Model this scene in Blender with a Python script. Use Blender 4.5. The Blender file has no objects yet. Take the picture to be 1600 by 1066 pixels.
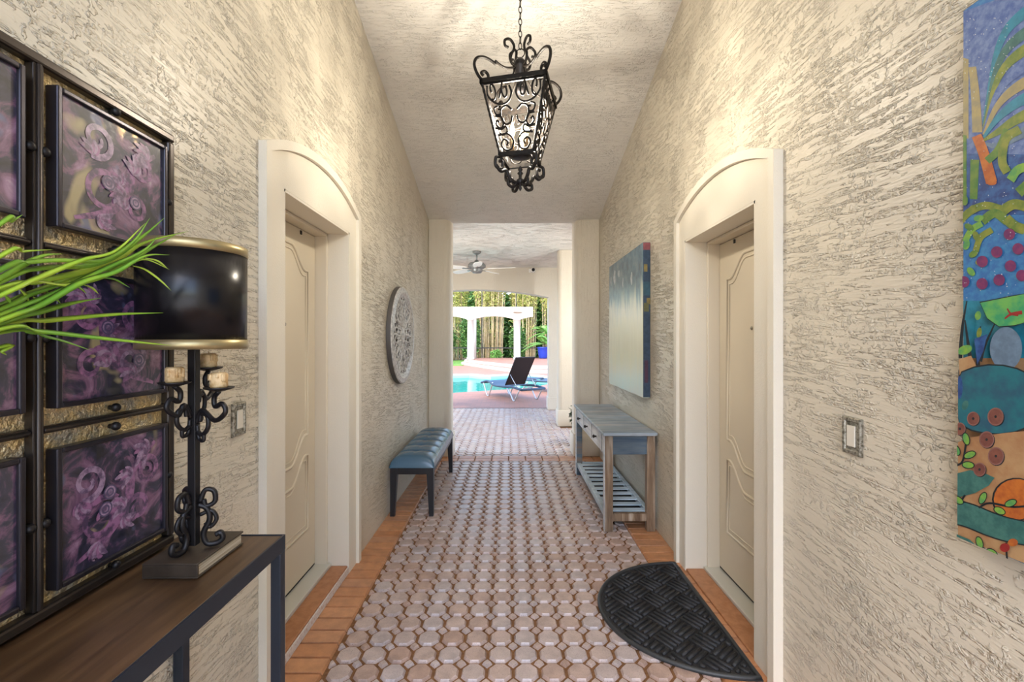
import bpy, bmesh, math, random
from mathutils import Vector, Matrix
R = math.radians
random.seed(7)
SC = bpy.context.scene
COL = SC.collection
# ------------------------------------------------------------------ camera, sky, sun, exposure
CAMZ = 1.45
FPX = 710.0
cam_d = bpy.data.cameras.new('camera'); cam = bpy.data.objects.new('camera', cam_d); COL.objects.link(cam)
cam_d.sensor_width = 36.0; cam_d.lens = FPX / 1600 * 36.0; cam_d.clip_start = 0.02; cam_d.clip_end = 500
cam.location = (0, 0, CAMZ); cam.rotation_euler = (R(90), 0, -4.0 / FPX)
SC.camera = cam
SC.view_settings.view_transform = 'Standard'; SC.view_settings.look = 'None'
SC.view_settings.gamma = 1.0; SC.view_settings.use_curve_mapping = False
SC.view_settings.exposure = 0.72
SC.cycles.max_bounces = 12; SC.cycles.diffuse_bounces = 8; SC.cycles.transparent_max_bounces = 16
SC.cycles.sample_clamp_indirect = 6.0
SC.cycles.caustics_reflective = False; SC.cycles.caustics_refractive = False
world = bpy.data.worlds.new('sky'); SC.world = world; world.use_nodes = True
wn = world.node_tree.nodes; wl = world.node_tree.links
bg = wn['Background']
sky = wn.new('ShaderNodeTexSky'); sky.sky_type = 'NISHITA'; sky.sun_disc = False
sky.sun_elevation = R(56); sky.sun_rotation = R(200); sky.air_density = 1.0; sky.dust_density = 2.0
wl.new(sky.outputs[0], bg.inputs[0]); bg.inputs[1].default_value = 0.62
sun_d = bpy.data.lights.new('sun', 'SUN'); sun_d.energy = 0.95; sun_d.angle = R(0.6); sun_d.color = (1, .95, .86)
sun = bpy.data.objects.new('sun', sun_d); COL.objects.link(sun)
_sd = Vector((0.78, 0.45, -1.0)).normalized()       # travel direction of the light
sun.rotation_euler = _sd.to_track_quat('-Z', 'Y').to_euler(); sun.location = (-4, -8, 14)
LAMP_W = 18.0      # each lantern bulb
PATIO_FILL_W = 70.0  # each added out-of-view patio lamp

def P(x, y, Y):
    """photo pixel at depth Y -> world point (authoring aid)."""
    return Vector(((x - 796) * Y / FPX, Y, CAMZ - (y - 533) * Y / FPX))

# ------------------------------------------------------------------ materials
def nt(name):
    m = bpy.data.materials.new(name); m.use_nodes = True
    n = m.node_tree.nodes; return m, n, m.node_tree.links, n['Principled BSDF']
def coords(n, l, scale=(1, 1, 1), rot=(0, 0, 0), world_space=False):
    if world_space: src = n.new('ShaderNodeNewGeometry').outputs['Position']
    else: src = n.new('ShaderNodeTexCoord').outputs['Object']
    a = n.new('ShaderNodeMapping'); a.inputs['Rotation'].default_value = rot
    b = n.new('ShaderNodeMapping'); b.inputs['Scale'].default_value = scale
    l.new(src, a.inputs[0]); l.new(a.outputs[0], b.inputs[0]); return b.outputs[0]
def noise(n, l, vec, scale, detail=3, rough=.5, dist=0):
    t = n.new('ShaderNodeTexNoise'); t.inputs['Scale'].default_value = scale; t.inputs['Detail'].default_value = detail
    t.inputs['Roughness'].default_value = rough; t.inputs['Distortion'].default_value = dist
    l.new(vec, t.inputs['Vector']); return t.outputs['Fac']
def ramp(n, l, fac, stops, interp='LINEAR'):
    r = n.new('ShaderNodeValToRGB'); r.color_ramp.interpolation = interp
    e = r.color_ramp.elements
    while len(e) < len(stops): e.new(.5)
    for k, (p, c) in enumerate(stops):
        e[k].position = p; e[k].color = (c, c, c, 1) if isinstance(c, (int, float)) else (*c, 1)
    l.new(fac, r.inputs[0]); return r.outputs[0]
def math_(n, l, op, a, b):
    m = n.new('ShaderNodeMath'); m.operation = op
    for k, v in enumerate((a, b)):
        if isinstance(v, (int, float)): m.inputs[k].default_value = v
        else: l.new(v, m.inputs[k])
    return m.outputs[0]
def mixc(n, l, fac, a, b, mode='MIX'):
    m = n.new('ShaderNodeMix'); m.data_type = 'RGBA'; m.blend_type = mode
    for idx, v in ((0, fac), (6, a), (7, b)):
        if isinstance(v, (int, float)): m.inputs[idx].default_value = v
        elif isinstance(v, tuple): m.inputs[idx].default_value = (*v, 1)
        else: l.new(v, m.inputs[idx])
    return m.outputs[2]
def bump(n, l, b, h, strength, dist):
    u = n.new('ShaderNodeBump'); u.inputs['Strength'].default_value = strength; u.inputs['Distance'].default_value = dist
    l.new(h, u.inputs['Height']); l.new(u.outputs[0], b.inputs['Normal'])
def simple(name, col, rough=.5, metal=0., var=None, bmp=None, coat=0., spec=.5, scale=(1, 1, 1), world_space=False, rot=(0, 0, 0)):
    """var = (noise scale, second colour, lo, hi); bmp = (scale, strength, distance)."""
    m, n, l, b = nt(name)
    b.inputs['Base Color'].default_value = (*col, 1); b.inputs['Roughness'].default_value = rough
    b.inputs['Metallic'].default_value = metal; b.inputs['Coat Weight'].default_value = coat; b.inputs['Coat Roughness'].default_value = .06
    b.inputs['Specular IOR Level'].default_value = spec
    if var or bmp: v = coords(n, l, scale, rot, world_space)
    if var:
        f = ramp(n, l, noise(n, l, v, var[0], 5, .6), [(var[2], 0.), (var[3], 1.)])
        l.new(mixc(n, l, f, col, var[1]), b.inputs['Base Color'])
    if bmp: bump(n, l, b, noise(n, l, v, bmp[0], 3, .6), bmp[1], bmp[2])
    return m
def stucco(name, col, streak, tilt, amount, rough=.38, plane='YZ', spec=.5):
    m, n, l, b = nt(name)
    b.inputs['Roughness'].default_value = rough; b.inputs['Specular IOR Level'].default_value = spec
    rot = (R(tilt), 0, 0) if plane == 'YZ' else (0, 0, R(tilt))
    v = coords(n, l, streak, rot, True)
    v0 = coords(n, l, (1, 1, 1), (0, 0, 0), True)
    a = noise(n, l, v, 1.0, 3, .55, .25)
    ridge = ramp(n, l, a, [(.50, 0.), (.545, 1.), (.60, .85), (.66, .25)])
    grain = ramp(n, l, noise(n, l, v0, 75, 2, .5, .6), [(.40, .15), (.56, 1.)])
    ridge = math_(n, l, 'MULTIPLY', ridge, grain)
    mask = ramp(n, l, noise(n, l, v0, 4.2, 4, .6), [(.40, .30), (.56, 1.)])
    blob = ramp(n, l, noise(n, l, v0, 52, 3, .55, .4), [(.56, 0.), (.62, 1.)])
    bmask = ramp(n, l, noise(n, l, v0, 7.5, 3, .6), [(.48, 0.), (.60, 1.)])
    h = math_(n, l, 'ADD', math_(n, l, 'MULTIPLY', ridge, mask), math_(n, l, 'MULTIPLY', math_(n, l, 'MULTIPLY', blob, bmask), .8))
    h = math_(n, l, 'ADD', h, math_(n, l, 'MULTIPLY', noise(n, l, v, 2.6, 3), .25))
    bump(n, l, b, h, 1.0, amount)
    c2 = tuple(x * .93 for x in col)
    l.new(mixc(n, l, noise(n, l, v0, 2.2, 3), col, c2), b.inputs['Base Color'])
    return m
WALLC = (.67, .61, .495)
M = {}
M['wall'] = stucco('stucco_wall', WALLC, (12, 7, 60), 4, .0070)
M['wall_r'] = stucco('stucco_wall_mirrored', WALLC, (12, 7, 60), -4, .0070)
M['ceil'] = stucco('stucco_ceiling', (.74, .72, .68), (9, 60, 10), 0, .0042, .45)
M['ceil_patio'] = stucco('stucco_patio_ceiling', (.78, .76, .71), (5, 24, 10), 0, .012, .45)
M['pillar'] = stucco('stucco_pillar', (.66, .60, .50), (60, 60, 7), 0, .002, .5)
M['trim'] = simple('painted_plaster_trim', (.72, .67, .57), .42, bmp=(130, .5, .002), world_space=True)
M['doorpaint'] = simple('door_paint', (.60, .53, .41), .38, bmp=(300, .1, .0008))
M['jamb'] = simple('jamb_paint', (.66, .59, .47), .4)
M['thresh'] = simple('threshold_metal', (.62, .62, .56), .35, .3)
M['black'] = simple('black_gap', (.012, .012, .012), .7)
# tiles
def tile_mat(name, c0, c1, c2, rough, speck=.6):
    m, n, l, b = nt(name)
    g = n.new('ShaderNodeNewGeometry')
    base = ramp(n, l, g.outputs['Random Per Island'], [(0, c0), (.5, c1), (1, c2)])
    v = coords(n, l, world_space=True)
    blot = ramp(n, l, noise(n, l, v, 14, 4, .6), [(.35, .80), (.65, 1.08)])
    c = mixc(n, l, 1.0, base, blot, 'MULTIPLY')
    sp = ramp(n, l, noise(n, l, v, 260, 2, .5), [(.60, 0.), (.68, speck)])
    c = mixc(n, l, sp, c, tuple(x * .35 for x in c1))
    l.new(c, b.inputs['Base Color'])
    b.inputs['Roughness'].default_value = rough; b.inputs['Specular IOR Level'].default_value = .6
    bump(n, l, b, noise(n, l, v, 90, 3, .6), .35, .002)
    return m
M['octagon'] = tile_mat('octagon_paver', (.45, .31, .25), (.52, .41, .365), (.50, .43, .42), .30, .8)
M['brick'] = tile_mat('border_brick', (.50, .22, .095), (.56, .27, .125), (.50, .25, .13), .40, .3)
M['grout'] = simple('sandy_grout', (.17, .078, .030), .85, var=(60, (.24, .12, .05), .4, .6), bmp=(200, .6, .003), world_space=True)
# deck bricks outside
m, n, l, b = nt('deck_brick')
bt = n.new('ShaderNodeTexBrick'); l.new(coords(n, l, world_space=True), bt.inputs['Vector'])
bt.inputs['Scale'].default_value = 1.0; bt.inputs['Brick Width'].default_value = .22; bt.inputs['Row Height'].default_value = .11
bt.inputs['Mortar Size'].default_value = .006
bt.inputs['Color1'].default_value = (.40, .185, .125, 1); bt.inputs['Color2'].default_value = (.31, .15, .105, 1); bt.inputs['Mortar'].default_value = (.24, .15, .11, 1)
l.new(bt.outputs['Color'], b.inputs['Base Color']); b.inputs['Roughness'].default_value = .6; M['deck'] = m
M['sill'] = simple('clay_sill', (.36, .15, .06), .42, var=(25, (.44, .20, .09), .4, .6), bmp=(120, .3, .002), world_space=True)
M['whitewash'] = simple('worn_white_nosing', (.62, .58, .55), .6, var=(60, (.45, .30, .22), .5, .7))
# iron, wood
M['iron'] = simple('black_iron', (.018, .016, .017), .42, .5, bmp=(200, .2, .001))
M['bronze'] = simple('aged_bronze', (.012, .009, .007), .55, 0., var=(60, (.006, .005, .0045), .4, .62), bmp=(150, .25, .001), spec=.22)
M['steel'] = simple('dark_steel_frame', (.035, .045, .065), .38, .6)
def wood(name, c0, c1, c2, axis, rough=.4, s=1., coat=0.):
    m, n, l, b = nt(name)
    sc = [26 * s] * 3; sc[axis] = 2.2 * s
    v = coords(n, l, tuple(sc))
    f = noise(n, l, v, 1., 5, .6, .6)
    c = ramp(n, l, f, [(.3, c0), (.5, c1), (.72, c2)])
    v2 = coords(n, l)
    c = mixc(n, l, 1., c, ramp(n, l, noise(n, l, v2, 3.2, 3), [(.35, .72), (.65, 1.15)]), 'MULTIPLY')
    l.new(c, b.inputs['Base Color']); b.inputs['Roughness'].default_value = rough; b.inputs['Coat Weight'].default_value = coat
    b.inputs['Coat Roughness'].default_value = .25
    bump(n, l, b, f, .35, .002); return m
M['darkwood'] = wood('brown_table_wood', (.040, .020, .009), (.085, .045, .020), (.14, .078, .036), 1, .36, coat=.2)
M['grainend'] = wood('worn_brown_wood', (.10, .055, .03), (.24, .16, .10), (.46, .39, .32), 2, .6)
M['bluewood'] = wood('weathered_blue_wood', (.12, .20, .29), (.33, .40, .47), (.47, .44, .43), 0, .45, .55)
M['bluedeep'] = wood('deep_blue_wood', (.035, .07, .12), (.10, .14, .18), (.26, .16, .10), 0, .55, .8)
M['palewood'] = wood('pale_blue_white_wood', (.50, .56, .64), (.70, .75, .80), (.80, .83, .85), 1, .45)
M['slat'] = wood('pale_blue_slat', (.36, .47, .56), (.55, .66, .74), (.68, .75, .80), 0, .45)
M['leather'] = simple('navy_leather', (.045, .11, .18), .27, bmp=(140, .12, .001), spec=.7)
M['blackwood'] = simple('black_lacquer', (.010, .011, .016), .35)
M['silver'] = simple('antique_silver', (.62, .61, .59), .40, .15, var=(40, (.36, .35, .34), .45, .62))
M['silverdark'] = simple('dark_antique_edge_and_shade', (.10, .09, .085), .5, .2)
M['pewter'] = simple('pewter_plate', (.42, .40, .34), .35, .75, var=(90, (.14, .13, .10), .45, .6), bmp=(220, .5, .002))
M['rocker'] = simple('ivory_rocker', (.70, .66, .57), .35)
M['shade'] = simple('black_satin_shade', (.005, .0045, .006), .27, spec=.38)
M['goldband'] = simple('gold_band', (.42, .34, .18), .38, .8, bmp=(180, .15, .0008))
M['wax'] = simple('ivory_wax', (.72, .52, .28), .55, var=(60, (.50, .30, .12), .45, .65), bmp=(90, .5, .003))
M['bookcover'] = simple('dark_book_cover', (.030, .020, .013), .5, var=(14, (.05, .035, .024), .4, .6))
m, n, l, b = nt('book_pages'); v = coords(n, l, (4, 4, 500))
l.new(ramp(n, l, noise(n, l, v, 1., 2), [(.35, (.30, .24, .16)), (.65, (.58, .50, .38))]), b.inputs['Base Color']); b.inputs['Roughness'].default_value = .8; M['pages'] = m
M['hammered'] = simple('hammered_gold_panel', (.78, .58, .28), .36, .60, var=(18, (.42, .38, .30), .42, .64), bmp=(75, 1.0, .012), world_space=True)
M['artframe'] = simple('dark_art_frame', (.050, .045, .055), .30, .7)
M['bronzebar'] = simple('bronze_bar', (.055, .045, .040), .30, .7)
def damask(name, seed):
    m, n, l, b = nt(name)
    v = coords(n, l, (1, 1, 1)); 
    mp = n.new('ShaderNodeMapping'); mp.inputs['Location'].default_value = (seed * 3.1, seed * 1.7, seed); l.new(v, mp.inputs[0]); v = mp.outputs[0]
    f = noise(n, l, v, 9, 6, .62, 1.6)
    c = ramp(n, l, f, [(.36, (.008, .010, .020)), (.49, (.032, .027, .058)), (.56, (.16, .075, .14)), (.68, (.30, .17, .27)), (.78, (.46, .40, .42))])
    g = ramp(n, l, noise(n, l, v, 5, 3, .6, .4), [(.60, 0.), (.66, .85)])
    c = mixc(n, l, g, c, (.40, .33, .17))
    g2 = ramp(n, l, noise(n, l, v, 13, 2), [(.64, 0.), (.70, .8)])
    c = mixc(n, l, g2, c, (.10, .12, .22))
    l.new(c, b.inputs['Base Color']); b.inputs['Roughness'].default_value = .45; b.inputs['Coat Weight'].default_value = 1.; b.inputs['Coat Roughness'].default_value = .03
    return m
for k in range(3): M['damask%d' % k] = damask('plum_damask_%s' % 'abc'[k], k)
M['mauve'] = simple('mauve_scroll_paint', (.30, .13, .26), .4, var=(50, (.07, .04, .09), .42, .60), coat=1.)
M['lilac'] = simple('lilac_scroll_paint', (.36, .24, .36), .4, var=(50, (.12, .07, .14), .42, .60), coat=1.)
M['plum'] = simple('deep_plum_paint', (.09, .07, .14), .4, coat=1.)
M['leaf_y'] = simple('palm_leaf_light', (.36, .50, .04), .38, var=(8, (.20, .38, .02), .4, .6))
M['leaf_g'] = simple('palm_leaf_green', (.13, .31, .025), .38, var=(8, (.27, .42, .03), .4, .6))
M['rubber'] = simple('black_rubber_mat', (.018, .019, .022), .55, bmp=(220, .7, .003))
M['rim'] = simple('mat_rubber_rim', (.030, .033, .036), .5, bmp=(160, .3, .002))
m, n, l, b = nt('lantern_glass')
mo = n['Material Output']; tr = n.new('ShaderNodeBsdfTransparent'); gl = n.new('ShaderNodeBsdfGlossy'); gl.inputs['Roughness'].default_value = .2
fr = n.new('ShaderNodeFresnel'); fr.inputs['IOR'].default_value = 1.09; mx = n.new('ShaderNodeMixShader')
l.new(math_(n, l, 'MULTIPLY', fr.outputs[0], .35), mx.inputs[0]); l.new(tr.outputs[0], mx.inputs[1]); l.new(gl.outputs[0], mx.inputs[2]); l.new(mx.outputs[0], mo.inputs[0]); M['glass'] = m
bu = n.new('ShaderNodeBump'); bu.inputs['Strength'].default_value = .8; bu.inputs['Distance'].default_value = .003
l.new(noise(n, l, coords(n, l), 60, 2), bu.inputs['Height']); l.new(bu.outputs[0], gl.inputs['Normal'])
def emit(name, col, s):
    m, n, l, b = nt(name); b.inputs['Base Color'].default_value = (*col, 1); b.inputs['Emission Color'].default_value = (*col, 1); b.inputs['Emission Strength'].default_value = s; return m
M['bulb'] = emit('lit_bulb', (1., .68, .30), 5.)
M['candle'] = simple('aged_candle_sleeve', (.30, .20, .10), .6)
M['fangrey'] = simple('fan_grey_metal', (.22, .23, .23), .4, .5)
M['white'] = simple('white_paint', (.80, .79, .76), .45)
M['cream'] = simple('cream_stucco', (.60, .565, .51), .7, bmp=(60, .3, .004))
M['lounge'] = simple('navy_sling', (.045, .085, .14), .6, bmp=(400, .3, .001))
M['loungedark'] = simple('dark_brown_sling', (.022, .017, .017), .55, bmp=(400, .3, .001))
M['alu'] = simple('brushed_aluminium', (.52, .54, .56), .35, .8)
M['bluepot'] = simple('cobalt_glaze', (.012, .05, .42), .15, coat=.5)
M['cage'] = simple('bronze_cage_frame', (.03, .028, .027), .5)
M['poolbed'] = simple('pool_plaster', (.30, .68, .68), .6)
m, n, l, b = nt('pool_water')
mo = n['Material Output']; tr = n.new('ShaderNodeBsdfTransparent'); tr.inputs[0].default_value = (.42, .86, .84, 1)
gl = n.new('ShaderNodeBsdfGlossy'); gl.inputs['Roughness'].default_value = .03
fr = n.new('ShaderNodeFresnel'); fr.inputs['IOR'].default_value = 1.2; mx = n.new('ShaderNodeMixShader')
bu = n.new('ShaderNodeBump'); bu.inputs['Strength'].default_value = .35; bu.inputs['Distance'].default_value = .03
l.new(noise(n, l, coords(n, l, world_space=True), 3.2, 3), bu.inputs['Height']); l.new(bu.outputs[0], gl.inputs['Normal']); l.new(bu.outputs[0], fr.inputs['Normal'])
l.new(fr.outputs[0], mx.inputs[0]); l.new(tr.outputs[0], mx.inputs[1]); l.new(gl.outputs[0], mx.inputs[2]); l.new(mx.outputs[0], mo.inputs[0]); M['water'] = m
M['coping'] = simple('pale_coping', (.52, .46, .38), .6)
M['bounce_court'] = simple('pale_bounce_paving', (.70, .64, .55), .7)  # pale colour of the added paving that bounces daylight
M['grass'] = simple('lawn_grass', (.10, .26, .035), .9, var=(3, (.18, .34, .06), .4, .6), bmp=(40, 1., .03), world_space=True)
M['soil'] = simple('leaf_litter', (.16, .11, .06), .95, var=(2, (.09, .10, .04), .4, .6), world_space=True)
def island(name, stops, rough=.6):
    m, n, l, b = nt(name); g = n.new('ShaderNodeNewGeometry')
    l.new(ramp(n, l, g.outputs['Random Per Island'], stops), b.inputs['Base Color']); b.inputs['Roughness'].default_value = rough; return m
M['bambooleaf'] = island('bamboo_leaf', [(0, (.22, .28, .05)), (.4, (.46, .44, .10)), (.75, (.58, .52, .18)), (1, (.28, .38, .07))])
M['shrubleaf'] = island('shrub_leaf', [(0, (.03, .09, .02)), (.5, (.08, .20, .04)), (1, (.18, .32, .07))])
M['darkleaf'] = island('dark_leaf', [(0, (.015, .03, .012)), (1, (.04, .07, .025))])
M['frond'] = island('palm_frond', [(0, (.10, .30, .05)), (1, (.26, .46, .10))])
for k, c in enumerate([(.68, .52, .27), (.52, .38, .20), (.74, .60, .38)]):
    M['culm%d' % k] = simple('bamboo_culm_%s' % 'abc'[k], c, .5, var=(3, tuple(x * .6 for x in c), .4, .62))
M['trunk'] = simple('tree_bark', (.16, .11, .07), .9, bmp=(20, .8, .02))
# paint for the pictures
def paint(name, c, c2=None, sc=40, coat=.0):
    c = tuple(x * .86 for x in c); c2 = c2 and tuple(x * .86 for x in c2)
    return simple('paint_' + name, c, .5, var=(sc, c2 or tuple(x * .72 for x in c), .40, .62), bmp=(120, .3, .001), world_space=True, coat=coat)
PT = {'sky': paint('sky_blue', (.06, .12, .34), (.16, .24, .46), 60), 'aqua': paint('aqua', (.02, .26, .38)), 'deep': paint('deep_blue', (.015, .05, .20), (.03, .12, .34), 50),
      'mid': paint('mid_blue', (.03, .15, .42), (.05, .25, .50), 50), 'tan': paint('tan', (.42, .33, .13), (.30, .26, .14)), 'orange': paint('orange', (.58, .17, .025), (.42, .10, .02)), 'olive': paint('olive', (.26, .29, .04), (.12, .20, .03)),
      'green': paint('green', (.07, .20, .035), (.16, .26, .04)), 'lime': paint('lime', (.24, .44, .05), (.08, .32, .10)), 'bowl': paint('bowl_green', (.16, .46, .10), (.04, .34, .14), 30), 'red': paint('red', (.35, .02, .02)),
      'purple': paint('berry', (.14, .02, .12), (.24, .03, .12)), 'teal': paint('teal', (.012, .16, .20), (.02, .10, .16), 25), 'teal2': paint('teal_green', (.03, .13, .12), (.06, .20, .17), 40),
      'brown': paint('brown_red', (.17, .055, .045), (.25, .09, .06)), 'ring': paint('ring', (.30, .14, .12)), 'black': paint('line', (.008, .016, .024)), 'peach': paint('peach', (.50, .31, .15), (.40, .20, .09), 15), 'grey': paint('grey_blue', (.16, .25, .36)),
      'white': paint('fleck', (.62, .68, .72)), 'brownline': paint('brown_line', (.20, .16, .08))}

# ------------------------------------------------------------------ mesh builder
class MB:
    def __init__(s): s.v = []; s.f = []; s.m = []; s.sm = []
    def add(s, vs, fs, mi=0, smooth=False, mat=None):
        o = len(s.v)
        s.v += [tuple(mat @ Vector(p)) if mat else tuple(p) for p in vs]
        for f in fs: s.f.append([i + o for i in f]); s.m.append(mi); s.sm.append(smooth)
    def box(s, lo, hi, mi=0, mat=None):
        (a, b, c), (d, e, f) = lo, hi
        s.add([(a, b, c), (d, b, c), (d, e, c), (a, e, c), (a, b, f), (d, b, f), (d, e, f), (a, e, f)],
              [(0, 3, 2, 1), (4, 5, 6, 7), (0, 1, 5, 4), (1, 2, 6, 5), (2, 3, 7, 6), (3, 0, 4, 7)], mi, False, mat)
    def tube(s, pts, r, n=8, mi=0, closed=False, flat=None, mat=None, caps=True):
        pts = [Vector(p) for p in pts]; N = len(pts)
        rr = r if isinstance(r, (list, tuple)) else [r] * N
        T = []
        for i in range(N):
            a = pts[(i - 1) % N] if (closed or i > 0) else pts[i]; b = pts[(i + 1) % N] if (closed or i < N - 1) else pts[i]
            d = b - a; T.append(d.normalized() if d.length > 1e-9 else Vector((0, 0, 1)))
        u = T[0].orthogonal().normalized()
        if flat is not None:
            fl = Vector(flat); u = (fl - T[0] * fl.dot(T[0])); u = u.normalized() if u.length > 1e-6 else T[0].orthogonal().normalized()
        vs = []
        for i in range(N):
            if flat is not None: w = Vector(flat) - T[i] * Vector(flat).dot(T[i])
            else: w = u - T[i] * u.dot(T[i])
            u = w.normalized() if w.length > 1e-6 else u
            bb = T[i].cross(u)
            for k in range(n):
                a = 2 * math.pi * k / n
                vs.append(pts[i] + (u * math.cos(a) + bb * math.sin(a)) * rr[i])
        fs = []
        for i in range(N if closed else N - 1):
            j = (i + 1) % N
            for k in range(n): fs.append((i * n + k, i * n + (k + 1) % n, j * n + (k + 1) % n, j * n + k))
        if not closed and caps:
            fs.append(tuple(range(n - 1, -1, -1))); fs.append(tuple((N - 1) * n + k for k in range(n)))
        s.add(vs, fs, mi, True, mat)
    def lathe(s, prof, c=(0, 0, 0), n=24, mi=0, axis='Z', smooth=True, mat=None):
        vs = []; c = Vector(c)
        for r, h in prof:
            for k in range(n):
                a = 2 * math.pi * k / n; x, y = r * math.cos(a), r * math.sin(a)
                vs.append(c + (Vector((x, y, h)) if axis == 'Z' else Vector((h, x, y)) if axis == 'X' else Vector((y, h, x))))
        fs = [(i * n + k, i * n + (k + 1) % n, (i + 1) * n + (k + 1) % n, (i + 1) * n + k) for i in range(len(prof) - 1) for k in range(n)]
        if prof[0][0] > 1e-6: fs.append(tuple(range(n - 1, -1, -1)))
        if prof[-1][0] > 1e-6: fs.append(tuple((len(prof) - 1) * n + k for k in range(n)))
        s.add(vs, fs, mi, smooth, mat)
    def prism(s, poly, h0, h1, axis='X', mi=0, mat=None):
        """poly 2D; axis X: (y,z) extruded in x; Y: (x,z) in y; Z: (x,y) in z."""
        n = len(poly)
        def p(q, h): return (h, q[0], q[1]) if axis == 'X' else (q[0], h, q[1]) if axis == 'Y' else (q[0], q[1], h)
        vs = [p(q, h0) for q in poly] + [p(q, h1) for q in poly]
        fs = [tuple(range(n - 1, -1, -1)), tuple(range(n, 2 * n))] + [(i, (i + 1) % n, n + (i + 1) % n, n + i) for i in range(n)]
        s.add(vs, fs, mi, False, mat)
    def ball(s, c, r, n=10, mi=0, sz=(1, 1, 1)):
        m = n // 2 + 1; vs = []; c = Vector(c)
        for i in range(m + 1):
            t = math.pi * i / m
            for k in range(n):
                a = 2 * math.pi * k / n
                vs.append(c + Vector((r * sz[0] * math.sin(t) * math.cos(a), r * sz[1] * math.sin(t) * math.sin(a), r * sz[2] * math.cos(t))))
        s.add(vs, [(i * n + k, (i + 1) * n + k, (i + 1) * n + (k + 1) % n, i * n + (k + 1) % n) for i in range(m) for k in range(n)], mi, True)
    def build(s, name, mats, parent=None, bevel=0., seg=2, recalc=True, loc=None):
        me = bpy.data.meshes.new(name); me.from_pydata(s.v, [], s.f); 
        for m in (mats if isinstance(mats, list) else [mats]): me.materials.append(m)
        me.polygons.foreach_set('material_index', s.m); me.polygons.foreach_set('use_smooth', s.sm)
        if recalc:
            bm = bmesh.new(); bm.from_mesh(me); bmesh.ops.remove_doubles(bm, verts=bm.verts, dist=1e-6) if False else None
            bmesh.ops.recalc_face_normals(bm, faces=bm.faces); bm.to_mesh(me); bm.free()
        me.update()
        o = bpy.data.objects.new(name, me); COL.objects.link(o)
        if parent: o.parent = parent
        if loc: o.location = loc
        if bevel:
            b = o.modifiers.new('bevel', 'BEVEL'); b.width = bevel; b.segments = seg; b.limit_method = 'ANGLE'; b.angle_limit = R(40)
        return o
def tag(o, label=None, cat=None, group=None, kind=None):
    if label: o['label'] = label
    if cat: o['category'] = cat
    if group: o['group'] = group
    if kind: o['kind'] = kind
    return o
def empty(name, loc, rz=0):
    o = bpy.data.objects.new(name, None); COL.objects.link(o); o.location = loc; o.rotation_euler = (0, 0, rz); o.empty_display_size = .1; return o
def struct(o): o['kind'] = 'structure'; return o
def copy_tree(o, parent=None):
    c = o.copy(); COL.objects.link(c)
    if parent: c.parent = parent
    for ch in list(o.children): copy_tree(ch, c)
    return c
def cr(pts, n=8, closed=False):
    """Catmull-Rom through control points."""
    p = [Vector(q) for q in pts]; N = len(p); out = []
    rng = range(N if closed else N - 1)
    for i in rng:
        a = p[(i - 1) % N] if (closed or i > 0) else p[i] * 2 - p[i + 1]
        b = p[i]; c = p[(i + 1) % N]; d = p[(i + 2) % N] if (closed or i + 2 < N) else c * 2 - b
        for k in range(n):
            t = k / n
            out.append(.5 * ((2 * b) + (c - a) * t + (2 * a - 5 * b + 4 * c - d) * t * t + (3 * b - a - 3 * c + d) * t ** 3))
    if not closed: out.append(p[-1])
    return out
def spiral(cx, cy, r0, r1, a0, a1, n=18):
    return [(cx + (r0 + (r1 - r0) * k / n) * math.cos(R(a0 + (a1 - a0) * k / n)), cy + (r0 + (r1 - r0) * k / n) * math.sin(R(a0 + (a1 - a0) * k / n))) for k in range(n + 1)]

WL, WR = -1.015, 1.13          # wall planes
ENDY = 6.02
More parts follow.
